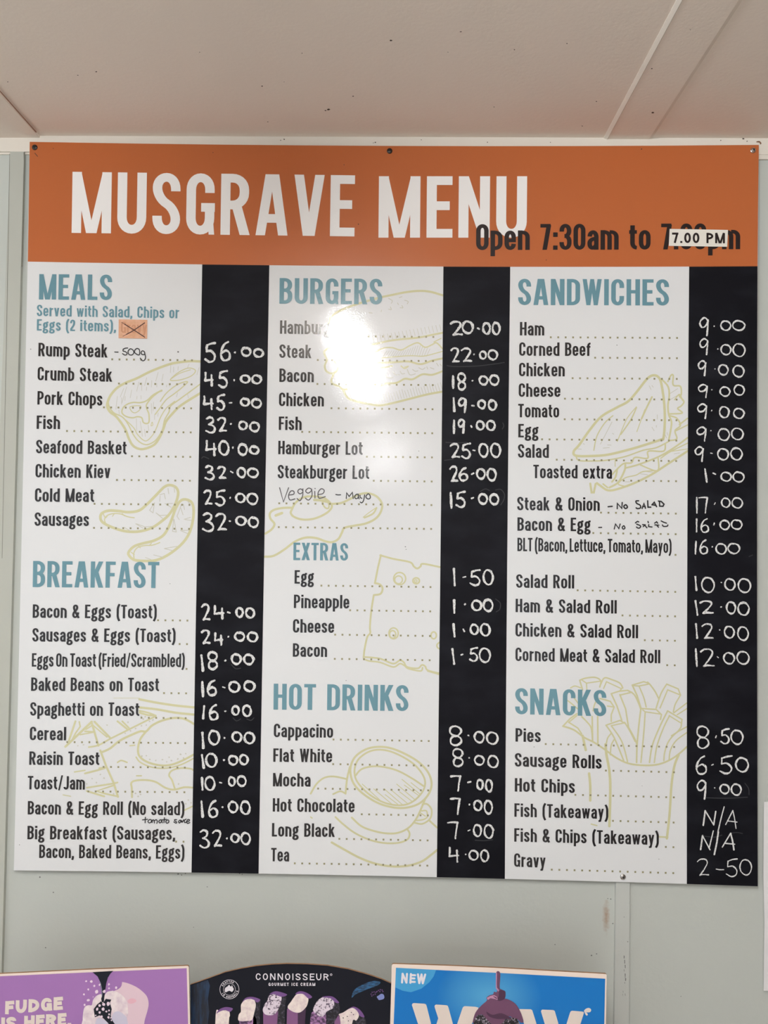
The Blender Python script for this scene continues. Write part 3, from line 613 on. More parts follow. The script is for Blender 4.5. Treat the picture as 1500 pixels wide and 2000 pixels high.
draw('fries', 2, 1080, 1310, 5.357, [
 '19:105,580 220,620 330,700 430,750 550,830 660,910 790,970 950,990 1100,980 1230,930 1330,860 1402,795', '16p:105,580 180,500 250,450', '15p:165,540 260,600 300,660', '14p:165,540 250,470', '16:300,480 350,530 400,600 415,740', '16p:280,100 310,200', '16:280,100 340,78 440,70 500,105 490,170', '13p:300,95 350,130 490,110', '13p:350,130 355,200', '14:185,180 230,160 290,180', '14p:150,310 190,340 260,400', '14:420,420 430,370 445,330',
 '16:500,140 540,75 620,95 700,130 730,180', '13p:530,185 560,115 710,185', '14p:700,210 730,175', '15p:490,290 600,320 640,380 610,460 610,530', '14p:570,370 640,380', '16:780,205 850,250 900,350 920,410', '15p:610,240 690,215 780,205', '16p:610,240 670,370 720,520', '15p:700,255 825,225', '16p:700,250 760,400 790,590',
 '15p:830,150 950,115 1000,130', '16:990,120 1020,150 1070,220 1105,290', '17p:830,150 880,260 920,390', '14p:830,155 900,160 1000,140', '14:900,160 950,280 975,380', '15:1080,390 1130,240 1190,140', '15p:1190,140 1310,190 1335,255', '14:1335,255 1280,350 1260,430', '14p:1120,390 1200,200 1335,255',
 '17:875,960 880,780 900,560 920,395', '15p:920,395 1080,405 1135,460 1125,510', '13p:940,410 965,430 1135,455', '15:965,430 950,650 920,960', '15:790,590 860,720 880,790', '15p:555,570 700,520 760,555', '15:750,540 810,640 860,740', '16:555,570 640,700 740,940', '13p:610,575 750,545', '15:610,575 720,740 780,950',
 '16:1010,960 1040,780 1120,580 1200,420', '15p:1200,420 1350,510 1340,590', '14:1340,590 1300,640 1240,680', '15:1060,960 1090,780 1160,590 1220,470', '13p:1215,470 1345,550', '14p:1265,440 1404,335', '13p:1300,460 1404,395', '15:1404,585 1290,650 1210,740 1170,850 1160,940', '14:1404,645 1290,730 1230,830 1215,930', '14:555,790 570,710 605,660', '14:600,880 610,780 640,720',
 '27:550,770 560,880 590,1050 600,1250 590,1625', '25:1315,880 1270,1000 1240,1200 1220,1500 1192,1755', '18p:1200,1742 1112,1738', '26p:310,680 343,830', '26:378,1075 390,1200 390,1358', '13p:400,1605 460,1620', '17:410,480 415,740', '17:468,480 470,770', '13p:200,255 270,350'],
 'khaki line drawing of a cup of chips')

# orange tape patch crossed out by pen, over a faint printed word
mb = MB(); write(mb, 'Gravy', 236, 650, 287, 651, 22, board, .0011, wt=.165); gm = mb
mb = MB(); fr = [(231.8, 623.6), (287.8, 624.6), (287.4, 661.5), (231.4, 660.4)]
mb.slab([board(x, y, .0010) for x, y in fr], [board(x, y, .0006) for x, y in fr])
patch = part(mb, 'tape_patch', M['patch'], label='small orange tape patch crossed out')
part(gm, 'covered_lettering', M['ghost'], patch)
mb = MB()
for P, w in (([(237.5, 629.5), (243, 633)], .9), ([(243.4, 633.1), (261.4, 644.5), (282.7, 658.6)], 1.7), ([(282.4, 630.6), (261.4, 645), (247, 653)], 1.8), ([(247, 653), (240, 657)], .9)): pen(mb, P, w, board, .0012)
part(mb, 'pen_cross', M['red_pen'], patch)

# handwritten marker notes
def note(s, ox, oy, k, w, code, m, label):
    mb = MB()
    for st in code.split('|'):
        t = st.strip().split(); cl = t[0] == 'c'; sharp = t[0] == 'p'
        if cl or sharp: t = t[1:]
        P = [tuple(map(float, p.split(','))) for p in t]; P = [(ox + a / k, oy + b / k) for a, b in P]
        if len(P) == 1: P = [P[0], (P[0][0] + .5, P[0][1] + .3)]
        pen(mb, P, w, board, .0007, cl, not sharp)
    part(mb, 'handwritten_note', m, sections[s], label)
note(0, 210, 660, 15, 1.9, '210,412 260,416 310,415|590,295 520,300 460,330|460,325 455,380 520,400 570,450 550,495 500,500 440,460|c 685,318 755,370 765,450 700,502 625,480 600,400 635,340|c 875,308 930,345 942,430 930,490 885,495 805,440 790,385 825,330|c 1035,378 1085,415 1085,475 1030,490 985,455 995,400|1085,430 1112,560 1090,640 1040,670 990,640 960,590', M['marker'], 'marker note reading - 500g')
note(1, 530, 940, 7.143, 1.9, 'p 115,90 168,288 240,90|245,192 310,180 312,140 270,138 240,200 260,260 330,245|c 415,108 440,145 400,175 370,150 380,118|440,105 436,200 400,270 358,240|c 520,95 562,120 515,165 478,135|562,110 566,200 520,262 475,235|605,140 608,232|608,100|652,186 720,170 736,125 695,105 652,160 665,235 752,214', M['faint_marker'], 'worn marker word reading Veggie')
note(1, 530, 940, 7.143, 2.1, '900,185 930,190 965,189|p 1045,240 1050,160 1085,212 1130,155 1142,240|c 1195,180 1165,205 1172,240 1205,235 1214,195|1212,180 1214,215 1224,245|1236,195 1240,225 1262,238|1302,190 1285,270 1262,300 1240,290|c 1350,175 1318,215 1345,246 1378,235 1376,198', M['marker'], 'marker note reading - Mayo')
note(2, 1160, 960, 8.824, 2.7, '245,262 280,258 315,255|p 402,295 404,205 480,290 488,190|c 550,228 515,255 540,292 578,270|770,160 725,165 738,205 795,235 802,280 755,295 728,282|p 832,290 862,205 888,288|p 840,258 882,256|p 926,160 932,270 980,270|p 1000,230 1040,185 1080,262|p 1000,226 1065,238|p 1130,170 1132,250|p 1112,165 1160,172 1208,218 1190,255 1132,252', M['marker'], 'marker note reading - No SALAD beside the steak sandwich')
note(2, 1160, 960, 8.824, 2.3, '82,620 133,618|p 350,645 372,560 430,640 452,560|c 515,590 488,620 508,648 535,628|715,542 750,515 772,524|738,562 800,590 795,622 765,632 732,612|p 838,570 888,575|p 850,605 872,580 914,625|931,515 938,538|p 945,570 942,604 1002,612|p 1046,545 1080,522 1100,545|p 1050,575 1120,580|p 1090,590 1114,615|p 1158,507 1200,528 1250,545|1180,575 1200,600 1260,598 1275,575', M['marker'], 'broken marker note reading - No SALAD beside the bacon sandwich')
note(0, 265, 1585, 12.5, 1.9, '236,140 232,200 230,275|165,205 290,190|c 345,195 300,235 322,275 370,265 385,215|405,210 400,270|405,225 440,205 457,280|455,230 500,200 527,240 515,290|c 605,200 565,240 590,280 632,240|640,200 638,240 652,275|700,150 694,210 690,270|650,207 750,195|c 780,205 735,245 760,285 805,265 807,222|1000,200 950,200 960,235 1000,255 985,285 930,255|c 1080,210 1045,250 1070,280 1100,240|1102,210 1105,235 1122,260|1125,225 1138,260 1175,200|1230,185 1190,220 1198,270 1240,260|1240,245 1300,235 1312,200 1270,200 1245,250 1265,290 1322,270', M['marker'], 'small marker note reading tomato sauce')

# chalk prices: strokes inside measured boxes
H = {
 '0': ['c .42,.0 .8,.12 1,.5 .82,.9 .48,1 .12,.8 0,.45 .15,.12'],
 '1': ['.1,0 .5,.5 .9,1'], 'l': ['.9,0 .5,.5 .1,1'],
 '2': ['0,.14 .3,0 .75,.03 .88,.25 .62,.6 .25,.96', '.22,.97 .55,.93 1,.95'],
 '3': ['.05,.1 .4,0 .78,.1 .74,.32 .32,.46', '.32,.46 .75,.54 1,.74 .86,.94 .45,1 0,.88'],
 '4': ['.06,0 .07,.3 .02,.62', '.02,.62 .5,.57 1,.56', '.84,.2 .86,.6 .88,1'],
 '5': ['1,0 .6,.03 .16,.12', '.16,.12 .13,.3 .13,.44', '.13,.44 .6,.42 .97,.66 .85,.92 .45,1 0,.86'],
 '6': ['.8,0 .4,.12 .1,.4 0,.7 .2,.95 .55,1 .95,.88 .95,.6 .55,.46 .08,.6'],
 '7': ['0,.05 .5,.02 1,.04', '1,.04 .86,.5 .76,1'],
 '8': ['c .45,.0 .85,.1 .95,.3 .65,.5 .35,.5 .03,.32 .1,.08', 'c .5,.5 .9,.62 .95,.84 .55,1 .15,.92 .08,.7 .25,.55'],
 '9': ['.95,.2 .75,.04 .45,0 .12,.14 0,.32 .2,.52 .6,.48 .92,.22', '.95,.12 .9,.5 .8,1'],
}
def price(si, ox, oy, k, code, w, label):
    mb = MB(); box = []
    for it in code.split(';'):
        t = it.split(); ch = t[0]; b = [float(v) for v in t[1:]]
        if ch == '.':
            x, y = ox + b[0] / k, oy + b[1] / k; blob(mb, x, y, w * .5, w * .5, board, .0007, 8, .3)
        elif ch == '-':
            P = [(ox + b[i] / k, oy + b[i + 1] / k) for i in (0, 2)]; pen(mb, P, w * .75, board, .0007, chalk=True)
        elif ch == '~':
            P = [(ox + b[i] / k, oy + b[i + 1] / k) for i in range(0, len(b), 2)]; pen(mb, P, w, board, .0007, smooth=False, chalk=True)
        else:
            x0, y0, x1, y1 = ox + b[0] / k + w / 2, oy + b[1] / k + w / 2, ox + b[2] / k - w / 2, oy + b[3] / k - w / 2
            if x1 < x0: x0 = x1 = (x0 + x1) / 2
            for st in H[ch]:
                t = st.split(); cl = t[0] == 'c'; t = t[1:] if cl else t
                P = [tuple(map(float, p.split(','))) for p in t]
                P = [(x0 + a * (x1 - x0), y0 + c * (y1 - y0)) for a, c in P]
                if cl and ch == '0':       # drawn round and a little past its start
                    Q = smooth_path(P, True); n = len(Q); ov = random.randint(3, 10); st0 = random.randint(-3, 3)
                    Q = [Q[(i + st0) % n] for i in range(n + ov)]
                    e = random.uniform(.05, .4) * w
                    Q = [(x + (e if i >= n else 0), y + (e * .7 if i >= n else 0)) for i, (x, y) in enumerate(Q)]
                    pen(mb, Q, w, board, .0007, False, False, True)
                else: pen(mb, P, w * (1.12 if ch in '1' else 1), board, .0007, cl, True, True)
    part(mb, 'handwritten_price', M['chalk'], strips[si], label)
PR = [
 (0, 380, 650, 10, 4.6, '56.00', '5 190 180 420 590;6 495 160 710 560;. 790 385;0 900 270 1115 470;0 1140 300 1360 490'),
 (0, 380, 650, 10, 4.6, '45.00', '4 185 760 375 1050;5 455 725 655 1085;. 775 925;0 885 810 1095 995;0 1105 810 1320 1010'),
 (0, 380, 650, 10, 4.6, '45-00', '4 160 1225 375 1510;5 420 1190 600 1530;- 685 1366 725 1366;0 885 1260 1085 1445;0 1100 1275 1320 1480'),
 (0, 380, 650, 10, 4.4, '32.00', '3 210 1630 415 1970;2 440 1645 635 1945;. 710 1780;0 850 1715 1040 1905;0 1065 1730 1280 1945'),
 (0, 380, 850, 10, 4.8, '40.00', '4 205 90 430 415;0 460 95 685 405;. 745 240;0 835 155 1045 405;0 1060 195 1270 385'),
 (0, 380, 850, 10, 4.5, '32.00', '3 195 580 395 885;2 440 600 625 865;- 705 708 745 733;0 820 620 1010 840;0 1020 630 1260 840'),
 (0, 380, 850, 10, 4.4, '25.00', '2 170 1065 350 1370;5 395 1060 605 1390;. 695 1225;0 790 1120 1000 1330;0 1010 1120 1250 1365'),
 (0, 380, 850, 10, 4.4, '32.00', '3 145 1505 385 1895;2 400 1520 635 1875;. 690 1680;0 795 1570 1015 1775;0 1040 1585 1260 1815'),
 (0, 375, 1165, 10, 4.5, '24.00', '2 175 140 360 480;4 415 165 635 455;- 700 308 742 322;0 845 205 1010 420;0 1035 210 1235 435'),
 (0, 375, 1165, 10, 4.5, '24.00', '2 170 645 365 940;4 425 700 610 965;. 710 785;0 820 680 1040 885;0 1070 680 1295 900'),
 (0, 375, 1165, 10, 4.7, '18.00', '1 160 1130 240 1470;8 295 1065 515 1440;. 650 1255;0 755 1105 975 1340;0 995 1115 1220 1345'),
 (0, 375, 1165, 10, 4.8, '16-00', '1 175 1650 240 1970;6 285 1620 490 1950;- 605 1768 640 1782;0 705 1645 945 1885;0 1000 1635 1245 1870'),
 (0, 375, 1360, 10, 4.5, '16.00', 'l 195 170 260 455;6 325 150 520 475;. 650 290;0 765 170 935 380;0 975 160 1170 405'),
 (0, 375, 1360, 10, 4.5, '10.00', '1 180 690 245 1030;0 310 650 550 960;. 635 810;0 770 680 985 910;0 1005 690 1235 940'),
 (0, 375, 1360, 10, 4.5, '10.00', '1 170 1130 255 1420;0 255 1100 500 1400;. 625 1245;0 700 1140 905 1355;0 915 1125 1110 1350'),
 (0, 375, 1360, 10, 4.2, '10-00', '1 175 1570 225 1840;0 240 1555 460 1850;- 545 1682 580 1690;0 700 1560 855 1765;0 870 1540 1070 1770'),
 (0, 375, 1540, 12.5, 4.5, '16.00', '1 200 290 290 715;6 390 275 640 725;. 745 460;0 870 300 1135 605;0 1170 290 1435 650'),
 (0, 375, 1540, 12.5, 4.2, '32.00', '3 175 995 435 1470;2 485 1010 740 1440;. 850 1218;0 935 1085 1165 1335;0 1180 1060 1440 1385'),
 (1, 860, 610, 10, 4.6, '20-00', '2 185 165 440 465;0 415 155 655 430;- 728 312 762 325;0 815 190 990 440;0 1000 180 1180 450'),
 (1, 860, 610, 10, 4.1, '22.00', '2 195 685 380 990;2 400 690 625 980;. 655 820;0 755 745 910 925;0 920 720 1130 940'),
 (1, 860, 610, 10, 4.4, '18.00', '1 230 1230 270 1495;8 325 1175 510 1530;. 628 1335;0 745 1230 940 1430;0 950 1210 1160 1435'),
 (1, 860, 610, 10, 4.6, '19-00', '1 240 1660 295 1950;9 340 1660 525 1970;- 615 1820 655 1824;0 720 1700 895 1895;0 925 1695 1110 1925'),
 (1, 860, 800, 10, 4.5, '19.00', 'l 245 190 290 480;9 335 175 490 475;- 600 315 612 342;0 690 205 870 410;0 890 200 1085 420'),
 (1, 860, 800, 10, 4.3, '25-00', '2 180 655 390 955;5 405 645 600 970;- 640 792 675 798;0 740 650 945 940;0 970 645 1190 945'),
 (1, 860, 800, 10, 4.5, '26-00', '2 170 1095 355 1425;6 355 1120 545 1405;- 610 1262 650 1242;0 695 1140 890 1370;0 900 1135 1105 1405'),
 (1, 860, 800, 10, 4.6, '15-00', '1 180 1610 240 1935;5 295 1585 500 1925;- 610 1733 645 1722;0 730 1630 935 1860;0 950 1635 1155 1870'),
 (1, 860, 1100, 10, 4.1, '1-50', '1 245 90 300 450;- 445 274 495 263;5 570 115 790 450;0 825 115 1045 435'),
 (1, 860, 1100, 10, 4.5, '1.00', '1 248 705 295 985;. 482 803;0 600 710 820 940;0 825 690 1040 955'),
 (1, 860, 1100, 10, 4.4, '1.00', '1 235 1170 300 1450;- 448 1292 472 1332;0 570 1180 755 1405;0 770 1165 985 1435'),
 (1, 860, 1100, 10, 3.9, '1-50', '1 215 1660 290 1985;- 408 1793 440 1778;5 560 1635 740 1930;0 750 1645 990 1950'),
 (1, 850, 1400, 10, 4.2, '8.00', '8 265 165 535 575;. 650 365;0 750 275 970 520;0 990 285 1240 550'),
 (1, 850, 1400, 10, 3.9, '8.00', '8 330 610 560 985;. 662 803;0 755 745 970 955;0 1015 745 1245 1005'),
 (1, 850, 1400, 10, 4.3, '7-00', '7 290 1130 510 1460;- 640 1284 695 1270;0 800 1210 950 1435;0 970 1215 1130 1480'),
 (1, 850, 1400, 10, 4.2, '7.00', '7 285 1570 500 1920;. 668 1712;0 740 1620 925 1845;0 945 1620 1130 1910'),
 (1, 850, 1540, 10, 3.8, '7-00', '7 235 635 455 990;- 645 828 678 810;0 735 690 915 950;0 945 695 1145 985'),
 (1, 850, 1540, 10, 3.8, '4.00', '4 255 1135 470 1450;. 592 1288;0 650 1195 850 1410;0 875 1190 1055 1440'),
 (2, 1340, 605, 10, 3.5, '9.00', '9 255 145 455 520;. 548 320;0 665 205 885 415;0 895 200 1160 415'),
 (2, 1340, 605, 10, 3.3, '9.00', '9 258 555 445 890;. 620 765;0 668 670 890 890;0 905 650 1165 925'),
 (2, 1340, 605, 10, 3.6, '9.00', '9 225 985 405 1300;. 565 1155;0 620 1060 835 1285;0 905 1075 1145 1325'),
 (2, 1340, 605, 10, 3.3, '9.00', '9 228 1450 435 1725;. 500 1563;0 650 1495 870 1700;0 925 1455 1150 1680'),
 (2, 1340, 780, 10, 3.4, '9.00', '9 212 80 425 385;. 500 220;0 640 130 850 370;0 915 165 1145 385'),
 (2, 1340, 780, 10, 3.4, '9.00', '9 200 530 410 825;. 485 610;0 615 560 860 815;0 875 550 1130 800'),
 (2, 1340, 780, 10, 3.5, '9.00', '9 165 915 355 1225;- 482 1050 512 1054;0 605 950 840 1195;0 860 935 1110 1195'),
 (2, 1340, 780, 10, 3.5, '1.00', '1 350 1345 425 1630;- 528 1440 575 1464;0 670 1410 895 1610;0 905 1405 1145 1625'),
 (2, 1340, 950, 10, 3.3, '17.00', '1 195 205 225 530;7 240 195 430 530;- 553 352 572 318;0 680 215 870 420;0 885 210 1115 435'),
 (2, 1340, 950, 10, 3.4, '16.00', '1 195 625 218 900;6 280 620 450 910;- 543 752 553 718;0 650 650 860 855;0 870 640 1105 850'),
 (2, 1340, 950, 10, 3.5, '16.00', 'l 165 1060 210 1335;6 260 1035 430 1330;. 512 1180;0 570 1105 800 1335;0 805 1100 1060 1325'),
 (2, 1340, 1120, 10, 3.6, '10.00', '1 162 45 222 345;0 290 65 565 385;. 687 175;0 742 90 970 340;0 1005 90 1275 385'),
 (2, 1340, 1120, 10, 3.9, '12.00', '1 162 520 245 825;2 260 525 540 800;. 686 655;0 775 540 980 800;0 1000 550 1245 830'),
 (2, 1340, 1120, 10, 3.7, '12.00', '1 175 970 235 1275;2 300 975 540 1290;. 655 1105;0 735 1020 955 1275;0 995 1030 1230 1320'),
 (2, 1340, 1120, 10, 3.7, '12.00', '1 170 1460 230 1825;2 270 1465 560 1835;- 608 1627 632 1643;0 720 1535 960 1780;0 980 1510 1245 1785'),
 (2, 1340, 1400, 10, 3.7, '8.50', '8 195 170 460 630;- 577 408 590 373;5 665 220 855 540;0 865 245 1125 550'),
 (2, 1340, 1400, 10, 3.9, '6.50', '6 188 755 410 1135;- 502 944 527 932;5 650 750 910 1125;0 955 785 1230 1090'),
 (2, 1340, 1400, 10, 3.6, '9.00', '9 205 1230 410 1620;. 560 1388;0 650 1305 855 1515;0 870 1300 1090 1545'),
 (2, 1340, 1550, 10, 3.2, 'N/A', '~ 335 620 375 335;~ 375 335 540 610;~ 540 610 580 350;~ 742 260 680 500 622 745;~ 775 600 912 335;~ 912 335 945 470 975 675;~ 820 535 990 555'),
 (2, 1340, 1550, 10, 3.2, 'N/A', '~ 285 1090 320 820;~ 320 820 465 1095;~ 450 1060 530 730;~ 630 745 600 950 550 1190;~ 710 1045 870 775;~ 870 775 910 930 935 1100;~ 760 970 945 990'),
 (2, 1340, 1550, 10, 2.7, '2-50', '2 210 1270 450 1615;- 588 1474 650 1488;- 650 1488 735 1486;5 775 1265 1010 1630;0 1040 1280 1290 1600'),
]
for si, ox, oy, k, w, t, code in PR: price(si, ox, oy, k, code, w * (.9, .88, .84)[si], 'white chalk price reading ' + t)
for si, arcs in ((1, ([(873, 714), (890, 716), (930, 715), (965, 711), (985, 708)], [(968, 957), (978, 956), (985, 965), (984, 976), (978, 986)], [(938, 960), (948, 955), (956, 958)], [(982, 826), (984, 832), (981, 838)],
                      [(871, 864), (890, 865), (912, 864)], [(868, 899), (885, 897)], [(968, 1170), (977, 1178), (976, 1190), (969, 1195)], [(928, 1641), (945, 1642), (962, 1640)])),
                 (0, ([(455, 1402), (462, 1408), (470, 1404)], [(482, 1404), (490, 1407), (496, 1402)], [(452, 1298), (460, 1306), (470, 1305)], [(394, 895), (398, 892), (408, 896)])),
                 (2, ([(1375, 1633), (1395, 1635), (1410, 1631)], [(1428, 1627), (1440, 1626), (1450, 1628)], [(1455, 1530), (1462, 1540), (1463, 1552)], [(1463, 1087), (1470, 1084)], [(1375, 1558), (1420, 1559), (1460, 1557)]))):
    mb = MB()
    for P in arcs: pen(mb, P, 1.7, board, .0006)
    part(mb, 'chalk_smudge', M['smudge'], strips[si])
# small dirt specks and scratches on the print
mb = MB()
for x, y, r in ((700, 438, 1.2), (672, 322, 1.0), (416, 298, 1.0), (1253, 291, 1.2), (1067, 508, 1.0), (104, 290, .9)): blob(mb, x, y, r, r, board, .0004)
pen(mb, [(68, 299), (73.5, 305.5)], 1.2, board, .0004)
part(mb, 'dirt_speck', M['dirt'], header)
for s, L in ((0, ((348, 687, 2.2, 1.6), (60, 682, 1, 1), (38, 1650, 1, .8), (332, 1140, .8, .8))), (1, ((792, 1068, 1.6, .9), (793, 1073, 1, .7), (676, 1329, .8, .8), (818, 881, .8, .8))),
             (2, ((1205, 674, 1, .8), (1278, 661, .8, .6), (1043, 1459, .8, .8), (1287, 1678, .8, .6), (1254, 1535, .9, .6)))):
    mb = MB()
    for x, y, rx, ry in L: blob(mb, x, y, rx, ry, board, .0004)
    part(mb, 'dirt_speck', M['scuff'], sections[s])
# screws
def screw(px, py, m, rot, dome):
    c = board(px, py, .0001); mb = MB(); n = 22; prof = [(1.0, 0), (1.0, .12), (.93, .26), (.8, .34), (.62, .36 + dome * .3), (.4, .36 + dome * .5), (.15, .36 + dome * .55)]; r = .0046
    rings = [[c + Vector((q * r * math.cos(2 * math.pi * i / n), -h * r, q * r * math.sin(2 * math.pi * i / n))) for i in range(n)] for q, h in prof]
    for a, b in zip(rings, rings[1:]):
        for i in range(n): mb.poly3([a[i], a[(i + 1) % n], b[(i + 1) % n], b[i]])
    mb.poly3(rings[-1])
    o = part(mb, 'screw', m, sign, 'small cross head screw'); bpy_smooth(o)
    mb = MB(); d = c.y - (.36 + dome * .57) * r
    for k in (0, 1):
        a = rot + k * math.pi / 2; u = Vector((math.cos(a), 0, math.sin(a))); v = Vector((-math.sin(a), 0, math.cos(a)))
        f = [Vector((c.x, d - .00003 * k, c.z)) + u * i * r * .42 + v * j * r * .13 for i, j in ((-1, -1), (1, -1), (1, 1), (-1, 1))]
        mb.slab(f, [p + Vector((0, r * .3, 0)) for p in f])
    part(mb, 'cross_recess', M['recess'], o)
def bpy_smooth(o):
    for p in o.data.polygons: p.use_smooth = len(p.vertices) == 4
screw(68, 288, M['dark_steel'], .3, .3); screw(761, 295, M['dark_steel'], .6, .3); screw(1470.5, 294, M['steel'], .75, 1.0); screw(1216.5, 1712.5, M['steel'], .2, .5)

# ------------------------------------------------------------------ white paper notice at the right
nt_ = thing('paper_notice', 'white paper sheet taped to the wall right of the menu, mostly out of frame', 'notice', at_y(1545, 1935, WALL))
mb = MB(); fr = [(1492, 1566), (1640, 1570), (1640, 1942), (1491.5, 1935), (1493, 1800), (1491, 1710)]
pp = lambda x, y, o: at_y(x, y, WALL - .004 - o)
mb.slab([pp(x, y, .0006) for x, y in fr], [pp(x, y, 0) for x, y in fr]); mb.build('paper_sheet', M['paper'], nt_, nt_.location)
mb = MB(); fr = [(1530, 1560), (1560, 1560), (1560, 1576), (1530, 1576)]
mb.slab([pp(x, y, .0009) for x, y in fr], [at_y(x, y, WALL - .0001) for x, y in fr]); mb.build('tape', M['label_paper'], nt_, nt_.location)

# ------------------------------------------------------------------ three printed ice cream signs in front of the wall
PM = {}
for k, c in dict(cream=(240, 222, 210), purple=(163, 118, 178), night=(20, 22, 32), blue=(28, 116, 190), sky=(72, 158, 210), lettercream=(228, 214, 204), drip=(28, 32, 42), shine=(120, 122, 140),
                 pink=(226, 198, 208), blush=(230, 180, 194), chunk=(236, 214, 228), lavender=(204, 198, 216), white=(232, 226, 232), choc=(132, 90, 132), chocdark=(70, 50, 74), mauve=(110, 74, 100), mauvedark=(80, 54, 76), mauvelight=(190, 140, 170),
                 berry=(128, 140, 196), violet=(120, 84, 140)).items():
    PM[k] = mat('print_' + k, srgb(*c), .42, .2)
PM['mdf'] = mat('sign_board_edge', srgb(146, 108, 76), .7)
PM['icecream'] = speckled('print_ice_cream', srgb(214, 192, 204), srgb(240, 226, 226), 120, .3, .65, .4)
PM['cookiecream'] = speckled('print_cookie_cream', srgb(96, 78, 100), srgb(226, 212, 224), 330, .36, .48, .4)
PM['vanilla'] = speckled('print_vanilla', srgb(222, 200, 202), srgb(242, 228, 220), 200, .3, .62, .4)
PM['cookie'] = speckled('print_cookie', srgb(20, 18, 24), srgb(176, 166, 180), 420, .52, .66, .4)
PM['nutchoc'] = speckled('print_nut_chocolate', srgb(70, 46, 78), srgb(170, 124, 172), 300, .4, .62, .4)
PM['darknut'] = speckled('print_dark_nut', srgb(22, 22, 32), srgb(96, 88, 108), 260, .5, .75, .4)
PM['leaf'] = speckled('print_blue_leaf', srgb(22, 44, 70), srgb(44, 104, 150), 200, .35, .7, .4, (1, 1, 4))
PM['navyleaf'] = speckled('print_dark_leaf', srgb(18, 24, 38), srgb(24, 52, 84), 90, .4, .7, .4, (3, 1, .5))
FWD = Vector((0, -1, 0))
def sign_plane(ya, pa, yb, pb):                # upright plane through two measured points at two distances from the wall
    a = at_y(*pa, -ya); b = at_y(*pb, -yb); d = (b - a); d.z = 0; n = Vector((d.y, -d.x, 0)).normalized()
    if n.y > 0: n = -n
    return plane_map(a, n), n
class Poster:
    def __init__(s, name, label, mp, n, outline, thick=.003):
        s.mp = mp; s.n = n; P = [mp(x, y, 0) for x, y in outline]; zb = min(p.z for p in P)
        s.root = thing(name, label, 'sign', (sum(p.x for p in P) / len(P), sum(p.y for p in P) / len(P), zb)); s.o = s.root.location.copy()
        mb = MB(); mb.slab(P, [p - n * thick for p in P])
        mb.mi[0] = 1; s.board = mb.build('backing_board', [PM['mdf'], PM['cream'] if 'pale' in label else PM['night']], s.root, s.o)
    def shapes(s, name, m, polys, off, parent=None, label=None, sm=False):
        mb = MB()
        for P in polys: mb.poly(smooth_path(P, True, 4) if sm else P, s.mp, off)
        return mb.build(name, m, parent or s.root, s.o, label)
    def text(s, name, m, args, off, parent=None, **kw):
        mb = MB()
        for a in args: write(mb, *a, s.mp, off, **kw)
        return mb.build(name, m, parent or s.root, s.o)
def sc(ox, oy, k, L): return [[(ox + x / k, oy + y / k) for x, y in P] for P in L]
def pl(code): return [[tuple(map(float, p.split(','))) for p in q.split()] for q in code.split('|')]

# --- purple sign
mp, n = sign_plane(.125, (0, 1902), .105, (368, 1887))
pu = Poster('ice_cream_sign', 'purple pale edged sign with fudge slogan and dripping pink ice cream', mp, n, [(-60, 1905), (0, 1902.2), (190, 1893.2), (366, 1886.4), (368, 1887), (368.8, 1889), (371.3, 2000), (386, 2570), (-60, 2585)])
panel = pu.shapes('printed_panel', PM['purple'], [[(-57, 1909.5), (0, 1906.7), (190, 1898.5), (364.6, 1891), (367.4, 2000), (382, 2566), (-57, 2580)]], .0002, label='purple printed face')
pu.text('slogan_lettering', PM['lettercream'], [('FUDGE', 9.5, 1981.2, 122.6, 1972, 25.6), ('IS HERE.', 2, 2013.5, 139, 2003.5, 26)], .0006, panel, wpx=7.3, Rm=.42, sb=.06, up=(.03, -1))
q = (150, 1885, 6.522)
ice = pu.shapes('printed_ice_cream', PM['pink'], sc(*q, pl('580,215 640,228 700,250 770,285 830,330 880,380 905,430 915,500 900,580 880,650 858,750 840,1050 640,1050 620,650 500,500 440,400 470,335 530,305 565,270 575,230')), .0004, panel, sm=True)
pu.shapes('printed_blush', PM['blush'], sc(*q, pl('650,450 690,425 735,430 760,455 735,480 690,492 655,480')), .0005, ice, sm=True)
pu.shapes('printed_cream_swirl', PM['icecream'], sc(*q, pl('75,700 78,630 90,560 110,525 150,510 190,510 205,450 240,400 300,370 350,385 390,340 480,330 560,370 620,430 645,500 655,620 640,700 660,900 80,900')), .0005, ice, sm=True)
pu.shapes('printed_scoop', PM['lavender'], sc(*q, pl('450,650 480,600 540,590 600,630 640,690 650,900 470,900 430,760|250,690 340,690 420,745 450,900 240,900')), .0006, ice, sm=True)
pu.shapes('printed_fudge', PM['drip'], sc(*q, pl('200,90 260,86 465,74 430,105 395,160 375,230 362,320 352,400 345,470 320,475 310,430 322,380 318,300 300,220 265,145|215,560 260,500 310,460 330,490 370,430 440,440 420,480 445,560 430,640 450,700 490,760 560,900 470,900 400,740 340,680 290,640 230,665')), .0008, ice)
pu.shapes('printed_fudge_shine', PM['shine'], sc(*q, pl('290,200 305,225 322,300 328,380 320,420 312,330')), .0009, ice)
ck = []
for x, y, r in ((120, 205, 14), (185, 210, 20), (220, 265, 17), (145, 310, 15), (92, 375, 15), (255, 340, 28), (145, 445, 22), (100, 505, 18), (410, 245, 17), (500, 290, 20), (410, 298, 13), (290, 250, 16), (352, 335, 22), (208, 405, 7), (455, 330, 8),
                (290, 515, 22), (345, 500, 24), (400, 495, 26), (260, 560, 22), (335, 560, 24), (290, 600, 20), (410, 578, 16), (412, 625, 14), (315, 655, 20), (405, 665, 18), (435, 672, 14), (375, 590, 14), (440, 705, 12), (240, 640, 12)):
    ck.append([(x + r * random.uniform(.6, 1.1) * math.cos(i * 1.05), y + r * random.uniform(.6, 1.25) * math.sin(i * 1.05)) for i in range(6)])
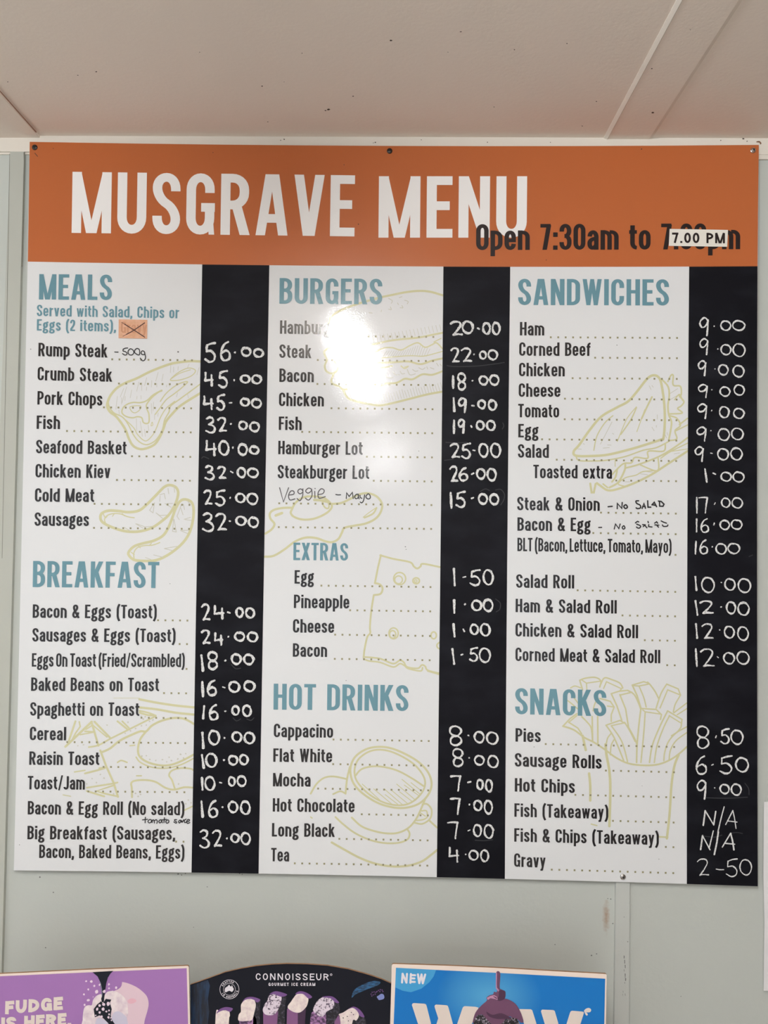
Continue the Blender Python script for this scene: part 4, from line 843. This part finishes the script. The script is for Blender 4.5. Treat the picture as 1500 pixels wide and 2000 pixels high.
pu.shapes('printed_nut_chips', PM['chunk'], sc(*q, ck), .0010, ice)

# --- black sign
mp, n = sign_plane(.092, (371, 1925), .092, (763, 1922))
arc = [(371.5, 1923.5), (400, 1913.6), (440, 1899), (470, 1892.2), (500, 1887), (530, 1884), (560, 1882.6), (600, 1883.4), (640, 1886.2), (680, 1893), (720, 1904), (745, 1912.5), (765, 1921.5)]
bk = Poster('ice_cream_sign', 'black arched sign showing a row of six bitten ice cream bars', mp, n, arc + [(760, 2560), (383, 2565)])
mb = MB()
face = bk.shapes('printed_panel', PM['night'], [[(x, y + 1.2) for x, y in arc] + [(759, 2558), (384, 2563)]], .0002, label='black printed face')
bk.shapes('printed_leaf', PM['navyleaf'], sc(365, 1880, 7.317, pl('50,325 180,290 300,245 330,330 300,520 320,700 280,1000 60,1000')), .0003, face)
bk.shapes('printed_leaf', PM['leaf'], sc(560, 1880, 6.977, pl('885,480 905,400 960,340 1080,280 1180,250 1275,265 1240,310 1120,355 1000,405 930,440')), .0003, face, sm=True)
bk.shapes('printed_berries', PM['berry'], sc(560, 1880, 6.977, pl('1228,465 1250,450 1290,425 1322,440 1330,480 1310,500 1260,510 1240,490')), .0003, face, sm=True)
bk.shapes('printed_berry_dots', PM['violet'], sc(560, 1880, 6.977, [[(x + 9 * math.cos(i * 1.26), y + 9 * math.sin(i * 1.26)) for i in range(5)] for x, y in ((1150, 430), (1165, 405), (1190, 400), (1180, 440), (1205, 430), (1230, 395), (1250, 380), (1275, 370), (1270, 395), (1300, 375), (1310, 395), (1160, 455), (1215, 405))]), .0004, face)
bk.text('brand_lettering', PM['white'], [('CONNOISSEUR', 498.3, 1914.0, 643.2, 1914.6, 12.9)], .0005, face, wpx=1.95, Rm=.46, sb=.075, up=(0, -1))
bk.text('tagline_lettering', PM['white'], [('GOURMET ICE CREAM', 524.3, 1925.6, 615.9, 1925.6, 6.1)], .0005, face, wpx=1.15, Rm=.46, sb=.17, up=(0, -1))
mb = MB()
def circ(mb, cx, cy, r, w, off): pen(mb, [(cx + r * math.cos(i * .349), cy + r * math.sin(i * .349)) for i in range(18)], w, mp, off, True)
circ(mb, 646.8, 1903.6, 1.7, .9, .0005)
cx, cy = 448.1, 1932.3
circ(mb, cx, cy, 18.6, .8, .0005); circ(mb, cx, cy, 11.6, .6, .0005)
for word, a0, a1, inside in (('CRAFTED', -158, -55, False), ('IN AUSTRALIA', 152, 8, True)):
    nch = len(word); r = 15.2
    for i, ch in enumerate(word):
        if ch == ' ': continue
        a = math.radians(a0 + (a1 - a0) * (i + .5) / nch); ca, sa = math.cos(a), math.sin(a)
        u = (ca, sa) if not inside else (-ca, -sa); t = (-sa, ca) if not inside else (sa, -ca)
        bx, by = cx + ca * r - u[0] * 1.8 - t[0] * 1.15, cy + sa * r - u[1] * 1.8 - t[1] * 1.15
        wd_ = 2.3 if ch != 'I' else .7
        write(mb, ch, bx, by, bx + t[0] * wd_, by + t[1] * wd_, 3.6, mp, .0005, wpx=.75, up=u)
mb.poly([(365 + x / 7.317, 1880 + y / 7.317) for x, y in pl('540,392 548,362 582,340 598,320 612,322 615,334 636,346 642,322 650,335 656,352 670,376 662,402 644,420 622,408 606,402 582,412 556,426 546,418')[0]], mp, .0005)
mb.build('round_emblem', PM['white'], face, bk.o)
A = (365, 1880, 7.317); B = (560, 1880, 6.977)
BARS = [
 (A, 'vanilla', '415,1480 412,740 470,695 540,682 600,690 615,760 600,850 585,1480', '420,730 470,665 560,635 655,655 625,700 600,700 540,680 470,700', None, None),
 (A, 'vanilla', '740,830 742,745 772,700 775,600 830,535 900,520 960,530 985,610 962,720 930,820 850,835', '790,570 840,505 940,490 1050,530 1000,570 970,540 900,518 830,535', 'nutchoc:745,1480 750,835 850,838 930,812 960,760 1000,878 1000,1480', 'darknut:985,590 1050,535 1040,800 1030,1480 960,1480 945,780'),
 (A, 'cookiecream', '1085,690 1110,600 1150,545 1170,480 1240,450 1345,480 1345,560 1310,660 1250,740 1140,750', '1180,455 1230,420 1290,410 1400,440 1430,465 1350,490 1240,450', 'choc:1090,700 1140,752 1250,742 1310,680 1290,860 1280,1480 1095,1480', 'darknut:1345,500 1420,475 1400,700 1385,1480 1285,1480 1300,700'),
 (B, 'vanilla', '12,610 60,530 90,485 140,430 220,425 290,480 290,540 262,610 180,680 90,672', '120,430 150,400 200,390 280,415 345,468 295,490 220,428', 'choc:-20,1480 5,640 15,612 90,674 150,684 150,1480|chocdark:150,684 185,680 262,625 250,800 255,1480 150,1480', None),
 (B, 'cookiecream', '360,650 380,585 430,510 500,470 580,470 645,530 630,620 560,660 480,740 400,700', '480,470 560,455 640,470 715,545 660,545 600,490', 'nutchoc:290,1480 320,800 355,670 400,702 480,745 540,735 530,1480', 'darknut:645,560 710,555 720,680 660,820 600,1480 520,1480 540,735 600,650'),
 (B, 'vanilla', '705,710 770,680 850,630 915,618 960,660 985,720 950,790 890,837 870,1480 790,1480 730,790', '830,640 910,600 1000,645 1060,740 1000,730 960,660 900,618', 'choc:620,1480 650,810 705,712 735,790 780,850 790,1480', 'darknut:990,730 1060,750 1085,900 1080,1480 890,1480 900,830'),
]
for fr_, cream, core, cap, body, dark in BARS:
    ob = bk.shapes('printed_ice_cream_bar', PM[cream], sc(*fr_, pl(core)), .0006, face, sm=True)
    bk.shapes('printed_bar_coating', PM['violet'], sc(*fr_, pl(cap)), .0007, face, sm=True)
    for g in filter(None, (body or '').split('|') + [dark]):
        k, code = g.split(':'); bk.shapes('printed_bar_coating', PM[k], sc(*fr_, pl(code)), .0005, face, sm=k != 'choc' and k != 'chocdark')
bk.shapes('printed_cookie_bits', PM['night'], sc(*A, [[(x + 9 * math.cos(i * 1.26), y + 9 * math.sin(i * 1.26)) for i in range(5)] for x, y in ((1225, 548), (1290, 545), (1165, 660), (1185, 720), (1280, 625), (1270, 500), (1180, 520))])
          + sc(*B, [[(x + 8 * math.cos(i * 1.26), y + 8 * math.sin(i * 1.26)) for i in range(5)] for x, y in ((515, 520), (530, 620), (440, 690), (550, 560), (880, 680), (825, 735), (770, 755), (840, 795), (910, 710), (605, 520), (450, 600))]), .0009, face)

# --- blue sign
mp, n = sign_plane(.100, (768, 1884), .108, (1184, 1903))
bu = Poster('ice_cream_sign', 'bright blue pale edged sign with chocolate poured over a cookie', mp, n, [(765.2, 1886), (766.5, 1883.4), (769, 1882.8), (870, 1886), (980, 1891), (1080, 1896.8), (1183, 1902.3), (1184.8, 1904), (1183.2, 2000), (1172, 2560), (741, 2550), (762, 2000)])
glow = PM['blue']; gc = mp(955, 1945, .0002); spot_mix(glow, gc, (.085, .085, .06), srgb(92, 172, 216), .8, .01)
face = bu.shapes('printed_panel', glow, [[(773.3, 1890.2), (870, 1895.3), (980, 1900.6), (1080, 1906), (1182, 1911.6), (1180.3, 2000), (1169, 2554), (748, 2546), (768.9, 2000)]], .0002, label='blue printed face')
bu.shapes('printed_badge', PM['sky'], [[(773.3, 1890.2), (812, 1892.3), (851.8, 1894.4), (847, 1907), (839, 1918), (823, 1931), (802.5, 1938), (786.4, 1935), (771.7, 1928.4)]], .0003, face)
bu.text('badge_lettering', PM['white'], [('NEW', 783, 1918.8, 831.5, 1920.6, 17)], .0005, face, wpx=4.0, Rm=.4, sb=.12, roundcap=True, up=(.06, -1))
W7 = sc(760, 1880, 6.818, pl('303,565 312,545 330,539 470,548 490,556 500,580 560,818 600,960 450,1000 385,818|605,590 608,570 625,558 765,568 782,578 792,605 850,818 905,1010 720,1010 655,745|655,740 760,900 620,1060 560,1010 630,818|978,605 990,588 1008,580 1150,589 1190,600 1010,1040 850,1010 905,818'))
W8 = sc(960, 1880, 6.25, pl('340,568 480,570 497,582 550,750 600,900 430,900 390,720 350,610|605,600 608,582 622,574 755,580 772,592 818,750 860,900 700,900 650,750|958,612 968,594 985,588 1110,598 1128,606 1126,622 1085,750 1020,920 850,900 915,750|1128,596 1150,565 1190,554 1216,575 1205,603 1170,608|1134,602 1160,611 1176,638 1155,645'))
bu.shapes('slogan_letter', PM['lettercream'], W7, .0004, face); bu.shapes('slogan_letter', PM['lettercream'], W8[:1], .0004, face); bu.shapes('slogan_letter', PM['lettercream'], W8[1:3], .0004, face)
for P in W8[3:]: bu.shapes('slogan_splash', PM['lettercream'], [P], .0004, face, sm=True)
pour = bu.shapes('printed_chocolate_pour', PM['mauve'], [[(969, 1900.2), (977, 1900.5), (976, 1928), (979.5, 1932.5), (987, 1936.5), (986.5, 1943), (985.5, 1950), (990, 1951), (999, 1955), (1008, 1962), (1015, 1973), (1020, 1985), (1022.5, 1996), (1017, 1997), (1010, 1990), (1002, 1988), (992, 1986), (975, 2004), (965, 2004), (952, 1992), (944, 1983), (936, 1982), (929, 1987), (925, 1998),
                                                                   (923.5, 1994), (929, 1977), (940, 1964), (951, 1954), (950, 1949), (956, 1944), (963, 1942), (965, 1937), (971, 1935)]], .0007, face, sm=True)
bu.shapes('printed_pour_shadow', PM['mauvedark'], [[(975, 1936), (980, 1933.5), (987, 1937), (986, 1950), (976, 1955), (970, 1952), (974, 1946)], [(950, 1976), (962, 1982), (980, 1979), (1000, 1990), (985, 1990), (970, 1990), (955, 1985)]], .0008, pour, sm=True)
bu.shapes('printed_pour_shine', PM['mauvelight'], [[(968.6, 1900.2), (970.6, 1900.2), (970.2, 1928), (975, 1934), (973, 1937), (968.5, 1930)], [(950.6, 1949), (957, 1945.5), (965, 1943.5), (971, 1947), (972, 1953), (966, 1951), (958, 1949.5), (953, 1953)]], .0008, pour)
bu.shapes('printed_pour_hollow', PM['mauvedark'], [[(963, 1945.5), (970, 1948.5), (970, 1951), (966, 1948.5)]], .0009, pour, sm=True)
bu.shapes('printed_cookie', PM['cookie'], [[(924.5, 2000), (928.5, 1986.5), (936, 1981.5), (944, 1982.5), (952, 1991.5), (966, 2004), (975, 2004), (992, 1985.5), (1002, 1987.5), (1010, 1989.5), (1015, 1998), (1016, 2060), (922, 2060)]], .0006, face)
